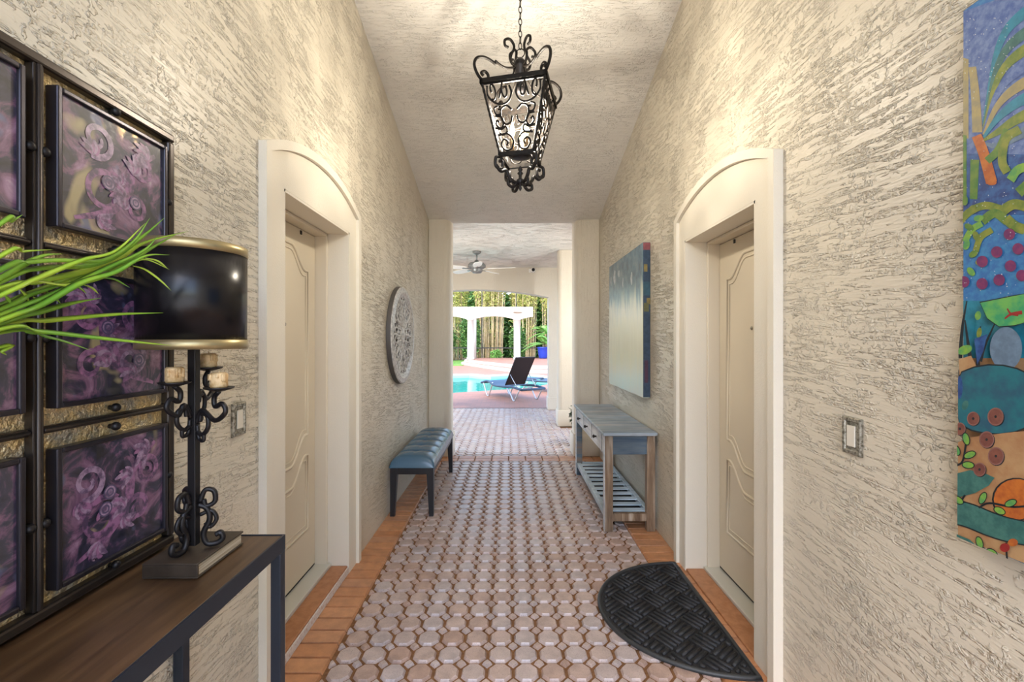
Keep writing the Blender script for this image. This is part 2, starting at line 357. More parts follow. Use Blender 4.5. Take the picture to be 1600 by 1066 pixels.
# ------------------------------------------------------------------ setting: floor of bevelled pavers
fl = MB()
PITCH = .1172; G = .0068; TT = 0.; BV = .006; DROP = .013
X0 = -.745; Y0 = 1.995
def paver(poly, mi):
    """bevelled tile, top at z=0."""
    n = len(poly); c = sum((Vector((x, y)) for x, y in poly), Vector((0, 0))) / n
    inner = []
    for x, y in poly:
        d = Vector((x, y)) - c; L = d.length; inner.append(c + d * max(.2, (L - BV * 1.3) / L))
    vs = [(q.x, q.y, 0) for q in inner] + [(x, y, -DROP) for x, y in poly]
    fs = [tuple(range(n))] + [(i, n + i, n + (i + 1) % n, (i + 1) % n) for i in range(n)]
    fl.add(vs, fs, mi, False)
LB, RB = -.815, .912          # inner edges of the brick borders in the corridor
def octfield(xmin, xmax, ymin, ymax, skip=None):
    hs = PITCH / 2 - G; ct = PITCH * .293
    i0 = math.floor((xmin - X0) / PITCH) - 1; i1 = math.ceil((xmax - X0) / PITCH) + 1
    j0 = math.floor((ymin - Y0) / PITCH) - 1; j1 = math.ceil((ymax - Y0) / PITCH) + 1
    def clip(poly):
        out = poly
        for axis, lim, sg in ((0, xmin + .003, 1), (0, xmax - .003, -1), (1, ymin + .003, 1), (1, ymax - .003, -1)):
            res = []
            for k in range(len(out)):
                a, b = out[k], out[(k + 1) % len(out)]
                ia = (a[axis] - lim) * sg >= 0; ib = (b[axis] - lim) * sg >= 0
                if ia: res.append(a)
                if ia != ib:
                    t = (lim - a[axis]) / (b[axis] - a[axis]); res.append((a[0] + (b[0] - a[0]) * t, a[1] + (b[1] - a[1]) * t))
            out = res
            if len(out) < 3: return None
        xs = [p[0] for p in out]; ys = [p[1] for p in out]
        return out if max(xs) - min(xs) > .02 and max(ys) - min(ys) > .02 else None
    for i in range(i0, i1 + 1):
        for j in range(j0, j1 + 1):
            cx, cy = X0 + i * PITCH, Y0 + j * PITCH
            if skip and skip(cx, cy): continue
            o = hs - ct + G * .6
            p = clip([(cx - o, cy - hs), (cx + o, cy - hs), (cx + hs, cy - o), (cx + hs, cy + o), (cx + o, cy + hs), (cx - o, cy + hs), (cx - hs, cy + o), (cx - hs, cy - o)])
            if p: paver(p, 0)
            dx, dy = cx + PITCH / 2, cy + PITCH / 2; r = ct - G * 1.5
            p = clip([(dx, dy - r), (dx + r, dy), (dx, dy + r), (dx - r, dy)])
            if p: paver(p, 0)
octfield(LB, RB, .3, 5.50)
octfield(-3.6, 3.4, 5.75, 9.80, lambda x, y: (x > .84 and y > 7.6 and y < 8.1 and x < 1.2))
for xa, xb, off in ((WL - .02, LB, .0), (RB, WR + .02, .03)):
    k = 0
    while True:
        y = .3 + off + k * .0993
        if y > 5.42: break
        paver([(xa + .003, y + .004), (xb - .003, y + .004), (xb - .003, y + .0953), (xa + .003, y + .0953)], 1); k += 1
for yb in (5.50, 5.625):                # cross band between the end pillars
    x = -1.05
    while x < 1.12:
        paver([(x + .003, yb + .003), (x + .205, yb + .003), (x + .205, yb + .118), (x + .003, yb + .118)], 1); x += .208
fl.box((-4.2, -1.25, -.12), (4.2, 9.83, -DROP), 2)
struct(fl.build('floor', [M['octagon'], M['brick'], M['grout']], recalc=False))

# ------------------------------------------------------------------ walls with door openings
DL = dict(y0=2.023, y1=2.851, top=2.128, sill=.05); DRR = dict(y0=2.047, y1=2.876, top=2.086, sill=.012)
def hall_wall(name, x0, x1, d, mat):
    w = MB(); top = 4.3
    for a, b, lo in ((-1.25, d['y0'], -.1), (d['y1'], ENDY, -.1), (d['y0'], d['y1'], d['top'])):
        w.box((x0, a, lo), (x1, b, top))
    return struct(w.build(name, mat))
hall_wall('wall_left', WL - .35, WL, DL, M['wall'])
hall_wall('wall_right', WR, WR + .35, DRR, M['wall_r'])
# vaulted ceiling: rises toward the viewer, ridge near the lantern, falls behind
def ceil_z(y): return 3.03 + .258 * (5.5 - y)
RID = 2.2
c = MB()
prof = [(5.80, ceil_z(5.80)), (RID, ceil_z(RID)), (-1.3, ceil_z(RID)), (-1.3, 4.5), (5.80, 4.5)]
c.prism(prof, WL - .02, WR + .02, 'X')
struct(c.build('ceiling', M['ceil']))
# lanai ceiling and roof
c = MB(); c.box((-3.3, 5.82, 3.0), (2.3, 9.95, 3.4)); struct(c.build('ceiling_lanai', M['ceil_patio']))
# building walls beside the passage end (face the lanai)
w = MB(); w.box((-6.0, 5.70, -.1), (WL - .36, ENDY, 3.4)); struct(w.build('wall_lanai_left', M['wall']))
w = MB(); w.box((WR + .36, 5.70, -.1), (4.2, ENDY, 3.4)); struct(w.build('wall_lanai_right', M['wall']))
# far beam with the shallow arch
bmn = MB(); ax, hw, pk, sp = -.69, 1.515, 2.535, 2.375
rad = (hw * hw + (pk - sp) ** 2) / (2 * (pk - sp)); poly = []
for k in range(33):
    x = ax + hw - 2 * hw * k / 32; poly.append((x, pk - rad + math.sqrt(rad * rad - (x - ax) ** 2)))
poly += [(ax - hw, -.1), (-2.75, -.1), (-2.75, 3.0), (2.3, 3.0), (2.3, sp), (ax + hw + .55, sp), (ax + hw + .55, -.1), (ax + hw, -.1)]
bmn.prism(poly, 9.58, 9.90, 'Y'); 
struct(bmn.build('wall_far', M['pillar']))
bb = MB(); bb.box((ax + hw - .02, 9.56, 0), (ax + hw + .57, 9.92, .26)); struct(bb.build('baseboard_far', M['pillar'], bevel=.008))
b_ = MB(); b_.box((-14, -16, -.3), (14, -1.26, -.013)); struct(b_.build('added_bounce_court', M['bounce_court']))  # unseen pale paving added behind the camera to bounce daylight into the hall
b_ = MB(); b_.box((-2.1, 9.795, -.012), (.80, 9.828, .0015)); struct(b_.build('floor_drain', M['cage']))
# pillars (rounded corners, stepped plinth)
def pillar(name, x0, x1, y0, y1, top, rr, round_sides):
    p = MB()
    def outline(x0, x1, y0, y1, r):
        pts = []
        for cx, cy, a0, on in ((x1 - r, y1 - r, 0, 'r' in round_sides), (x0 + r, y1 - r, 90, 'l' in round_sides), (x0 + r, y0 + r, 180, 'l' in round_sides), (x1 - r, y0 + r, 270, 'r' in round_sides)):
            if on: pts += [(cx + r * math.cos(R(a0 + 90 * k / 8)), cy + r * math.sin(R(a0 + 90 * k / 8))) for k in range(9)]
            else:
                a = R(a0 + 45); pts.append((cx + r * 1.41421 * math.cos(a), cy + r * 1.41421 * math.sin(a)))
        return pts
    p.prism(outline(x0, x1, y0, y1, rr), .20, top, 'Z')
    e = .018
    p.prism(outline(x0 - (e if 'l' in round_sides else 0), x1 + (e if 'r' in round_sides else 0), y0 - e, y1 + e, .03), 0., .27, 'Z')
    o = p.build(name, M['pillar'], bevel=.006); struct(o)
    for f in o.data.polygons: f.use_smooth = abs(f.normal.z) < .5 and f.area < .12
    return o
pillar('pillar_left', WL, -.735, 5.71, ENDY, 3.0, .09, 'r')
pillar('pillar_right', .818, WR, 5.71, ENDY, 3.0, .09, 'l')
pillar('pillar_lanai', .835, 1.15, 7.72, 8.03, 3.0, .06, 'lr')

# ------------------------------------------------------------------ door surrounds (plaster, arched) and doors
def surround(name, side, ya, yb, spring, peak, d, proud_lip, proud):
    """side -1 left wall, +1 right wall; arched plaster casing with a raised outer lip."""
    W = WL if side < 0 else WR
    def X(p): return W - side * p
    hw = (yb - ya) / 2; yc = (ya + yb) / 2; sag = peak - spring; rad = (hw * hw + sag * sag) / (2 * sag)
    def arch(y, off): return peak - off - rad + math.sqrt(max(0, rad * rad - (y - yc) ** 2))
    t = MB(); lw = .045; N = 28
    # flat casing face: ring between opening and outer outline
    ys = [ya + lw + (yb - ya - 2 * lw) * k / N for k in range(N + 1)]
    def vq(a, b): t.add([(X(proud), *a[0]), (X(proud), *a[1]), (X(proud), *b[1]), (X(proud), *b[0])], [(0, 1, 2, 3)])
    t.box((min(X(0), X(proud)), ya + lw, 0), (max(X(0), X(proud)), d['y0'], d['top']))
    t.box((min(X(0), X(proud)), d['y1'], 0), (max(X(0), X(proud)), yb - lw, d['top']))
    head = [(ya + lw, d['top'])] + [(y, arch(y, lw)) for y in ys] + [(yb - lw, d['top'])]
    t.prism(head, X(0), X(proud), 'X')
    # raised lip
    lo = min(X(0), X(proud_lip)); hi = max(X(0), X(proud_lip))
    lip = [(ya, 0), (ya, spring)] + [(ya + (yb - ya) * k / N, arch(ya + (yb - ya) * k / N, 0)) for k in range(1, N)] + [(yb, spring), (yb, 0), (yb - lw, 0)]
    inn = [(y, arch(y, lw)) for y in [ya + lw + (yb - ya - 2 * lw) * k / N for k in range(N + 1)]]
    outer = lip[:-1]; innr = [(ya + lw, 0)] + inn + [(yb - lw, 0)]
    m_ = len(outer)
    assert len(innr) == m_
    vs = [(lo_, *p) for lo_ in (X(0), X(proud_lip)) for p in outer] + [(lo_, *p) for lo_ in (X(0), X(proud_lip)) for p in innr]
    fs = []
    for k in range(m_ - 1):
        fs += [(m_ + k, m_ + k + 1, 3 * m_ + k + 1, 3 * m_ + k), (k, k + 1, m_ + k + 1, m_ + k), (2 * m_ + k, 2 * m_ + k + 1, 3 * m_ + k + 1, 3 * m_ + k)]
    t.add(vs, fs)
    o = t.build(name, M['trim']); struct(o)
    # reveal lining
    r = MB(); dep = .205; th = .012
    xs = sorted((X(proud - .001), X(-dep)))
    r.box((xs[0], d['y1'] - th, 0), (xs[1], d['y1'] + .001, d['top'])); r.box((xs[0], d['y0'] - .001, 0), (xs[1], d['y0'] + th, d['top']))
    r.box((xs[0], d['y0'], d['top'] - th), (xs[1], d['y1'], d['top'] + .001))
    struct(r.build('trim_%d' % (3 if side < 0 else 4), M['trim']))
    return o
surround('trim_1', -1, 1.843, 3.015, 2.262, 2.41, DL, .034, .015)
surround('trim_2', 1, 1.87, 3.01, 2.243, 2.385, DRR, .040, .020)
def door(name, side, d):
    W = WL if side < 0 else WR
    def X(p): return W - side * p
    z0, y0, y1, top = d['sill'] + .03, d['y0'], d['y1'], d['top']
    root = empty(name, (X(-.2), (y0 + y1) / 2, 0)); struct(root)
    inv = Matrix.Translation((-X(-.2), -(y0 + y1) / 2, 0))
    def put(mb, nm, m, **k):
        mb.v = [tuple(inv @ Vector(p)) for p in mb.v]; return mb.build(nm, m, root, **k)
    jw = .018
    f = MB(); xa, xb = sorted((X(-.115), X(-.20)))
    f.box((xa, y1 - .013 - jw, d['sill']), (xb, y1 - .013, top - .013)); f.box((xa, y0 + .013, d['sill']), (xb, y0 + .013 + jw, top - .013)); f.box((xa, y0 + .013, top - .013 - jw), (xb, y1 - .013, top - .013))
    put(f, 'door_frame', M['jamb'], bevel=.004)
    a, b = y0 + .013 + jw + .003, y1 - .013 - jw - .003
    tz = top - .013 - jw - .003
    s = MB(); xs = sorted((X(-.188), X(-.23))); s.box((xs[0], a, z0), (xs[1], b, tz)); put(s, 'door_slab', M['doorpaint'], bevel=.002)
    mo = MB(); xf = X(-.188); w = b - a; yl, yr = a + .10, b - .10; yc = (a + b) / 2; h = tz - z0
    def sc(zf): return z0 + h * zf
    def scurve(zs, zc, ya, yb, n=24):
        out = []
        for k in range(n + 1):
            u = abs(2 * k / n - 1); t = min(1, max(0, (u - .25) / .62)); s_ = t * t * (3 - 2 * t)
            out.append((ya + (yb - ya) * k / n, zc + (zs - zc) * s_))
        return out
    for ins in (0., .030):
        rr = .0092 if ins == 0 else .0055
        up = [(y, z - ins) for y, z in scurve(sc(.885), sc(.948), yl + ins, yr - ins)] + [(y, z + ins) for y, z in reversed(scurve(sc(.405), sc(.335), yl + ins, yr - ins))]
        lo = [(y, z - ins) for y, z in scurve(sc(.345), sc(.275), yl + ins, yr - ins)] + [(yr - ins, sc(.125) + ins), (yl + ins, sc(.125) + ins)]
        for pl in (up, lo): mo.tube([(xf, y, z) for y, z in pl], rr, 6, closed=True)
    put(mo, 'panel_moulding', M['doorpaint'])
    ph = MB(); ph.lathe([(.0, 0.), (.009, 0.), (.009, .006), (.005, .008), (0, .008)], (xf, yc, 1.5 + z0 * .5), 12, axis='X') if side < 0 else ph.lathe([(.0, 0.), (.009, 0.), (.009, -.006), (.005, -.008), (0, -.008)], (xf, yc, 1.52), 12, axis='X')
    put(ph, 'peephole', M['pewter'])
    cl = MB(); q = xf - side * .006; cl.box((min(xf, q), b - .20, tz - .03), (max(xf, q), b - .185, tz - .008)); put(cl, 'door_stop_clip', M['black'])
    th = MB(); xs = sorted((X(-.095), X(-.24))); th.box((xs[0], y0 + .013, 0), (xs[1], y1 - .013, d['sill'] + .018)); put(th, 'threshold', M['thresh'], bevel=.004)
    sw = MB(); xs = sorted((X(-.190), X(-.225))); sw.box((xs[0], a, d['sill'] + .019), (xs[1], b, z0 - .0005)); put(sw, 'door_sweep', M['black'])
    # backing box behind the door keeps daylight out
    bk = MB(); xs = sorted((X(-.26), X(-.349))); bk.box((xs[0], y0 - .0, 0), (xs[1], y1 + .0, top)); put(bk, 'door_back', M['black'])
    return root
door('door_1', -1, DL); door('door_2', 1, DRR)
s = MB(); s.box((WL - .095, DL['y0'] + .013, 0), (WL + .006, DL['y1'] - .013, .050), 0); s.box((WL + .006, DL['y0'] + .014, 0.), (WL + .014, DL['y1'] - .014, .044), 1)
struct(s.build('trim_5', [M['sill'], M['whitewash']], bevel=.004))
s = MB(); s.box((WR - .016, DRR['y0'] + .013, 0), (WR + .095, DRR['y1'] - .013, .014)); struct(s.build('trim_6', M['sill'], bevel=.004))

# ------------------------------------------------------------------ lantern
LC = Vector((.058, 2.44, 0)); LROT = R(-14)
lan = empty('hanging_lantern', (LC.x, LC.y, 0)); lan.location.z = 2.265
tag(lan, 'black scrolled iron lantern with lit candle bulbs hanging on a chain', 'lantern')
LZ = 2.265
LM = Matrix.Rotation(LROT, 4, 'Z')
ZT, ZB = 2.775 - LZ, 2.425 - LZ; HT, HB = .165, .088
fr_ = MB()
def ring_sq(mb, half, z, t, h):
    for k in range(4):
        mm = LM @ Matrix.Rotation(k * math.pi / 2, 4, 'Z'); mb.box((-half - t, -half - t, z - h / 2), (half + t, -half + t, z + h / 2), 0, mm)
ring_sq(fr_, HT, ZT, .009, .024); ring_sq(fr_, HB, ZB, .009, .020)
ring_sq(fr_, HT - .004, ZT - .016, .004, .008)
for k in range(4):
    mm = LM @ Matrix.Rotation(k * math.pi / 2, 4, 'Z')
    pts = [Vector((-HT + (HT - HB) * t, -HT + (HT - HB) * t, ZT + (ZB - ZT) * t)) for t in [i / 24 for i in range(25)]]
    fr_.tube(pts, [.0085 if i % 2 else .0065 for i in range(25)], 6, mat=mm)
fr_.build('frame', M['bronze'], lan)
# glass panes and scrollwork, four sides
for k in range(4):
    mm = LM @ Matrix.Rotation(k * math.pi / 2, 4, 'Z')
    def F(u, v, off=0.):     # u -1..1 across, v 0 top..1 bottom
        hf = HT + (HB - HT) * v; return mm @ Vector((u * hf, -hf + off, ZT + (ZB - ZT) * v))
    g = MB(); g.add([F(-1, .03, .012), F(1, .03, .012), F(1, .97, .012), F(-1, .97, .012)], [(0, 1, 2, 3)]); g.build('glass_pane', M['glass'], lan, recalc=False)
    sc_ = MB()
    for sg in (-1, 1):
        paths = []
        # top heart scroll pair (big C opening up with curled tips)
        paths.append(spiral(.30, .16, .05, .12, 260, -60, 14)[::1] + [(.52, .25)] )
        paths.append([(x, y) for x, y in spiral(.72, .14, .13, .04, 60, 400, 14)])
        paths.append([tuple(p[:2]) for p in cr([(.14, .10, 0), (.08, .20, 0), (.20, .30, 0), (.45, .335, 0), (.72, .30, 0), (.90, .20, 0), (.86, .07, 0)], 6)])
        # mid S scrolls
        paths.append([tuple(p[:2]) for p in cr([(.62, .35, 0), (.78, .38, 0), (.74, .46, 0), (.58, .46, 0), (.55, .40, 0), (.64, .40, 0)], 6)])
        paths.append([tuple(p[:2]) for p in cr([(.10, .42, 0), (.30, .36, 0), (.52, .40, 0), (.56, .52, 0), (.40, .60, 0), (.18, .58, 0), (.10, .50, 0)], 6)])
        paths.append([tuple(p[:2]) for p in cr([(.80, .48, 0), (.56, .50, 0), (.50, .59, 0), (.66, .65, 0), (.82, .60, 0), (.76, .54, 0), (.66, .57, 0)], 6)])
        paths.append([tuple(p[:2]) for p in cr([(.90, .64, 0), (.62, .66, 0), (.42, .63, 0), (.38, .70, 0), (.60, .74, 0), (.76, .71, 0)], 6)])
        paths.append([tuple(p[:2]) for p in cr([(.85, .74, 0), (.40, .73, 0), (.14, .82, 0), (.24, .93, 0), (.60, .95, 0), (.78, .87, 0), (.60, .80, 0), (.42, .84, 0), (.50, .89, 0)], 6)])
        for pth in paths: sc_.tube([F(sg * x, y, -.003) for x, y in pth], .0052, 6)
    sc_.tube([F(0, .30, -.003), F(0, .97, -.003)], .003, 6) if False else None
    sc_.build('scrollwork', M['bronze'], lan)
# crown: neck and diagonal scrolls
nk = MB(); nk.lathe([(0, ZT + 0.0047), (.022, ZT + 0.0047), (.026, ZT + 0.0285), (.020, ZT + 0.0665), (.024, ZT + 0.1140), (.034, ZT + 0.1425), (.036, ZT + 0.1663), (.024, ZT + 0.1805), (.012, ZT + 0.1947), (0, ZT + 0.1947)], (0, 0, 0), 14)
nk.build('neck', M['iron'], lan)
for k in range(4):
    mm = LM @ Matrix.Rotation(k * math.pi / 2 + math.pi / 4, 4, 'Z')
    s_ = MB(); D = HT * 1.414
    q = [(.025, ZT + 0.1447), (.05, ZT + 0.1277), (.09, ZT + 0.1149), (.125, ZT + 0.1192), (.155, ZT + 0.1319)]
    s_.tube([mm @ Vector((r, 0, z)) for r, z in [tuple(p[:2]) for p in cr([(a, b, 0) for a, b in q], 6)]], [.006] * 25, 8)
    q = [(.150, ZT + 0.1140), (.185, ZT + 0.1254), (.225, ZT + 0.1277), (.262, ZT + 0.1102), (.275, ZT + 0.0760), (.262, ZT + 0.0380), (.235, ZT + 0.0114), (.205, ZT + 0.0152), (.195, ZT + 0.0418), (.215, ZT + 0.0570), (.235, ZT + 0.0441), (.222, ZT + 0.0319)]
    s_.tube([mm @ Vector((r, 0, z)) for r, z in [tuple(p[:2]) for p in cr([(a, b, 0) for a, b in q], 6)]], .0075, 8)
    q = [(.028, ZT + 0.1425), (.055, ZT + 0.0760), (.10, ZT + 0.0333), (.17, ZT + 0.0114)]
    s_.tube([mm @ Vector((r, 0, z)) for r, z in [tuple(p[:2]) for p in cr([(a, b, 0) for a, b in q], 6)]], .0045, 8)
    q = [(.025, ZT + 0.1391), (.055, ZT + 0.1530), (.065, ZT + 0.1901), (.045, ZT + 0.2179), (.04, ZT + 0.2503), (.065, ZT + 0.2735), (.095, ZT + 0.2596), (.095, ZT + 0.2318), (.075, ZT + 0.2272)]
    s_.tube([mm @ Vector((r, 0, z)) for r, z in [tuple(p[:2]) for p in cr([(a, b, 0) for a, b in q], 6)]], .007, 8)
    s_.build('crown_scroll', M['bronze'], lan)
    t_ = MB()   # lower scrolls gathering to the finial
    q = [(HB * 1.38, ZB - .01), (.150, ZB - .02), (.150, ZB - .065), (.115, ZB - .07), (.110, ZB - .035), (.13, ZB - .035)]
    t_.tube([mm @ Vector((r, 0, z)) for r, z in [tuple(p[:2]) for p in cr([(a, b, 0) for a, b in q], 6)]], .0085, 8)
    q = [(.148, ZB - .06), (.12, ZB - .085), (.09, ZB - .075), (.075, ZB - .10), (.05, ZB - .125), (.012, ZB - .13)]
    t_.tube([mm @ Vector((r, 0, z)) for r, z in [tuple(p[:2]) for p in cr([(a, b, 0) for a, b in q], 6)]], .0095, 8)
    q = [(.012, ZB - .12), (.045, ZB - .155), (.075, ZB - .145), (.07, ZB - .12), (.055, ZB - .13)]
    t_.tube([mm @ Vector((r, 0, z)) for r, z in [tuple(p[:2]) for p in cr([(a, b, 0) for a, b in q], 6)]], .0085, 8)
    t_.build('lower_scroll', M['iron'], lan)
fi = MB(); fi.lathe([(0, -.012), (.010, .006), (.005, .016), (.020, .028), (.026, .040), (.018, .052), (.009, .058), (.009, .075), (.017, .085), (.007, .095), (.014, .105), (0, .128)], (0, 0, 0), 12); fi.build('finial', M['iron'], lan)
# candle cluster
pl = MB(); pl.lathe([(0, ZB + .004), (.03, ZB + .006), (.062, ZB + .016), (.055, ZB + .022), (0, ZB + .018)], (0, 0, 0), 18); pl.tube([(0, 0, ZB + .016), (0, 0, ZB + .06)], .006, 8); pl.build('candle_cup', M['iron'], lan)
bulbs = []
for k in range(3):
    a = R(75 + 120 * k); cx, cy = .045 * math.cos(a), .045 * math.sin(a)
    s_ = MB(); s_.lathe([(0, ZB + .02), (.0105, ZB + .02), (.0105, ZB + .105), (.008, ZB + .108), (0, ZB + .108)], (cx, cy, 0), 12); ca = s_.build('candle_sleeve', M['candle'], lan)
    b_ = MB(); b_.lathe([(0, ZB + .108), (.007, ZB + .112), (.0155, ZB + .135), (.013, ZB + .158), (.006, ZB + .18), (0, ZB + .196)], (cx, cy, 0), 12); bo = b_.build('bulb', M['bulb'], ca)
    ld = bpy.data.lights.new('bulb_light', 'POINT'); ld.energy = LAMP_W; ld.color = (1., .90, .74); ld.shadow_soft_size = .019
    lo = bpy.data.objects.new('bulb_light', ld); COL.objects.link(lo); lo.parent = bo; lo.location = (cx, cy, ZB + .207)
# hanging ring and chain
rg = MB(); zr = ZT + .208
rg.tube([(.024 * math.cos(t), 0, zr + .012 + .024 * math.sin(t)) for t in [2 * math.pi * i / 20 for i in range(20)]], .003, 6, closed=True, mat=LM); rg.build('hanging_ring', M['bronze'], lan)
ch = MB(); z = zr + .034; i = 0; ztop = ceil_z(LC.y) - LZ - .02
while z < ztop:
    pts = [(.0085 * math.cos(t), 0, z + .017 + .019 * math.sin(t)) for t in [2 * math.pi * q / 14 for q in range(14)]]
    ch.tube(pts, .0024, 6, closed=True, mat=Matrix.Rotation(R(90 * i + 20), 4, 'Z')); z += .0325; i += 1
ch.build('chain', M['bronze'], lan)
cn = MB(); cn.lathe([(0, ztop - .012), (.03, ztop - .010), (.06, ztop + .03), (0, ztop + .03)], (0, 0, 0), 20); cn.build('canopy', M['bronze'], lan)

# ------------------------------------------------------------------ metal wall art, left
AX = WL + .004
AY1, AZ0, AZ1 = 1.330, .868, 2.046
PW = .379; ph_ = (AZ1 - AZ0) / 3; AY0 = AY1 - 3 * PW
art = empty('wall_art', (AX, (AY0 + AY1) / 2, AZ0)); tag(art, 'large bronze grid wall art of framed plum damask panels on hammered gold', 'wall art')
AI = Matrix.Translation((-AX, -(AY0 + AY1) / 2, -AZ0))
def aput(mb, nm, m, parent=art, **k):
    mb.v = [tuple(AI @ Vector(p)) for p in mb.v]; return mb.build(nm, m, parent, **k)
b_ = MB(); b_.box((AX, AY0, AZ0), (AX + .012, AY1, AZ1)); aput(b_, 'backing_panel', M['hammered'])
b_ = MB(); e = .020
for lo, hi in (((AX, AY0 - .004, AZ1 - e), (AX + .034, AY1 + .004, AZ1 + .004)), ((AX, AY0 - .004, AZ0 - .004), (AX + .034, AY1 + .004, AZ0 + e)), ((AX, AY0 - .004, AZ0 + e), (AX + .034, AY0 + e, AZ1 - e)), ((AX, AY1 - e, AZ0 + e), (AX + .034, AY1 + .004, AZ1 - e))): b_.box(lo, hi)
aput(b_, 'outer_frame', M['bronzebar'], bevel=.006)
for k in (1, 2):
    y = AY0 + k * PW; b_ = MB(); b_.box((AX + .012, y - .011, AZ0 + e), (AX + .032, y + .011, AZ1 - e)); b_.tube([(AX + .032, y, AZ0 + e), (AX + .032, y, AZ1 - e)], .006, 8); aput(b_, 'upright_bar', M['bronzebar'], bevel=.003)
for k in (1, 2):
    z = AZ0 + k * ph_
    for j in range(3):
        b_ = MB(); ya, yb = AY0 + j * PW + .014, AY0 + (j + 1) * PW - .014; b_.box((AX + .012, ya, z - .008), (AX + .026, yb, z + .008)); b_.tube([(AX + .026, ya, z), (AX + .026, yb, z)], .006, 8); aput(b_, 'cross_bar', M['bronzebar'], bevel=.003)
def relief(mb, pts2, w, y0, z0, x, mi):
    """flat painted stroke lying on a panel: pts in panel units (0..1), w widths."""
    pts = [Vector((x, y0 + u * .298, z0 + v * .288)) for u, v in pts2]; n = len(pts); vs = []
    for i in range(n):
        d = pts[min(i + 1, n - 1)] - pts[max(i - 1, 0)]; nn = Vector((0, -d.z, d.y)); nn = nn.normalized() if nn.length > 1e-8 else Vector((0, 0, 1))
        ww = w[i] if isinstance(w, list) else w
        vs += [pts[i] + nn * ww, pts[i] - nn * ww]
    mb.add(vs, [(2 * i, 2 * i + 1, 2 * i + 3, 2 * i + 2) for i in range(n - 1)], mi)
rnd = random.Random(3)
for j in range(3):
    for k in range(3):
        yc = AY0 + (j + .5) * PW; zc = AZ0 + (k + .5) * ph_; hy, hz = .158, .153
        b_ = MB(); t = .012; x1 = AX + .040
        b_.box((AX + .012, yc - hy, zc - hz), (x1, yc - hy + t, zc + hz)); b_.box((AX + .012, yc + hy - t, zc - hz), (x1, yc + hy, zc + hz))
        b_.box((AX + .012, yc - hy + t, zc - hz), (x1, yc + hy - t, zc - hz + t)); b_.box((AX + .012, yc - hy + t, zc + hz - t), (x1, yc + hy - t, zc + hz))
        fr = aput(b_, 'panel_frame', M['artframe'], bevel=.003)
        b_ = MB(); xp = AX + .032; b_.box((AX + .013, yc - hy + t, zc - hz + t), (xp, yc + hy - t, zc + hz - t), 0)
        y0, z0 = yc - .149, zc - .144
        flip = -1 if (j + k) % 2 else 1
        def U(u): return u if flip > 0 else 1 - u
        def clampu(p): return (min(.95, max(.05, p[0])), min(.95, max(.05, p[1])))
        lay = [0]
        def stroke_(pts, w, mi):
            lay[0] += 1; relief(b_, [clampu(p) for p in pts], w, y0, z0, xp + .0005 + .00004 * lay[0], mi)
        def leaf_(u, v, a, L, W, mi): stroke_([(u + L * t_ * math.cos(a + t_ * .7), v + L * t_ * math.sin(a + t_ * .7)) for t_ in [i / 8 for i in range(9)]], [W * math.sin(3.14 * (.06 + .9 * i / 8)) ** .8 for i in range(9)], mi)
        def acanthus(u, v, a, L, mi):
            for q in range(-2, 3): leaf_(u, v, a + q * .42, L * (1 - .13 * abs(q)), .0075, mi if q % 2 else (1 if mi == 2 else 2))
        main = cr([(U(.12), .08, 0), (U(.40), .20, 0), (U(.60), .42, 0), (U(.66), .68, 0), (U(.90), .88, 0)], 8); nm_ = len(main)
        stroke_([p[:2] for p in main], [.004 + .010 * math.sin(3.1 * i / nm_) for i in range(nm_)], 1)
        for (cx, cy, r, a0, s_, mi) in ((.34, .36, .19, 40, 1, 1 + k % 2), (.72, .30, .13, 190, -1, 1), (.28, .74, .15, 250, 1, 2 - k % 2), (.76, .66, .12, 90, -1, 1)):
            cx += rnd.uniform(-.05, .05); cy += rnd.uniform(-.05, .05); sp = spiral(cx, cy, r, .03, a0, a0 + s_ * 500, 34)
            stroke_([(U(p[0]), p[1]) for p in sp], [.0085 - .004 * i / 34 for i in range(35)], mi); acanthus(U(cx + r * math.cos(R(a0))), cy + r * math.sin(R(a0)), rnd.uniform(0, 6.28), .15, mi)
        for t_ in (.2, .45, .7, .92): p = main[int(t_ * (nm_ - 1))]; acanthus(p[0], p[1], rnd.uniform(0, 6.28), .17, 1 + (j + k) % 2)
        for q in range(2):
            u, v = rnd.uniform(.2, .8), rnd.uniform(.2, .8)
            for rr_, mi in ((.062, 3), (.05, 2), (.036, 3), (.022, 2)):
                lay[0] += 1; x_ = xp + .0005 + .00004 * lay[0]; b_.add([(x_, y0 + .298 * (u + rr_ * math.cos(t)), z0 + .288 * (v + rr_ * math.sin(t))) for t in [2 * math.pi * i / 18 for i in range(18)]], [tuple(range(18))], mi)
        pi_ = aput(b_, 'picture', [M['damask%d' % ((j * 2 + k) % 3)], M['mauve'], M['lilac'], M['plum']], fr, recalc=False)
        for dy, dz in ((0, hz + .020), (0, -hz - .020), (-hy - .0165, 0), (hy + .0165, 0)):
            kn = MB(); kn.ball((AX + .028, yc + dy, zc + dz), .0108, 12); kn.tube([(AX + .01, yc + dy, zc + dz), (AX + .026, yc + dy, zc + dz)], .006, 8); aput(kn, 'knob', M['iron'])

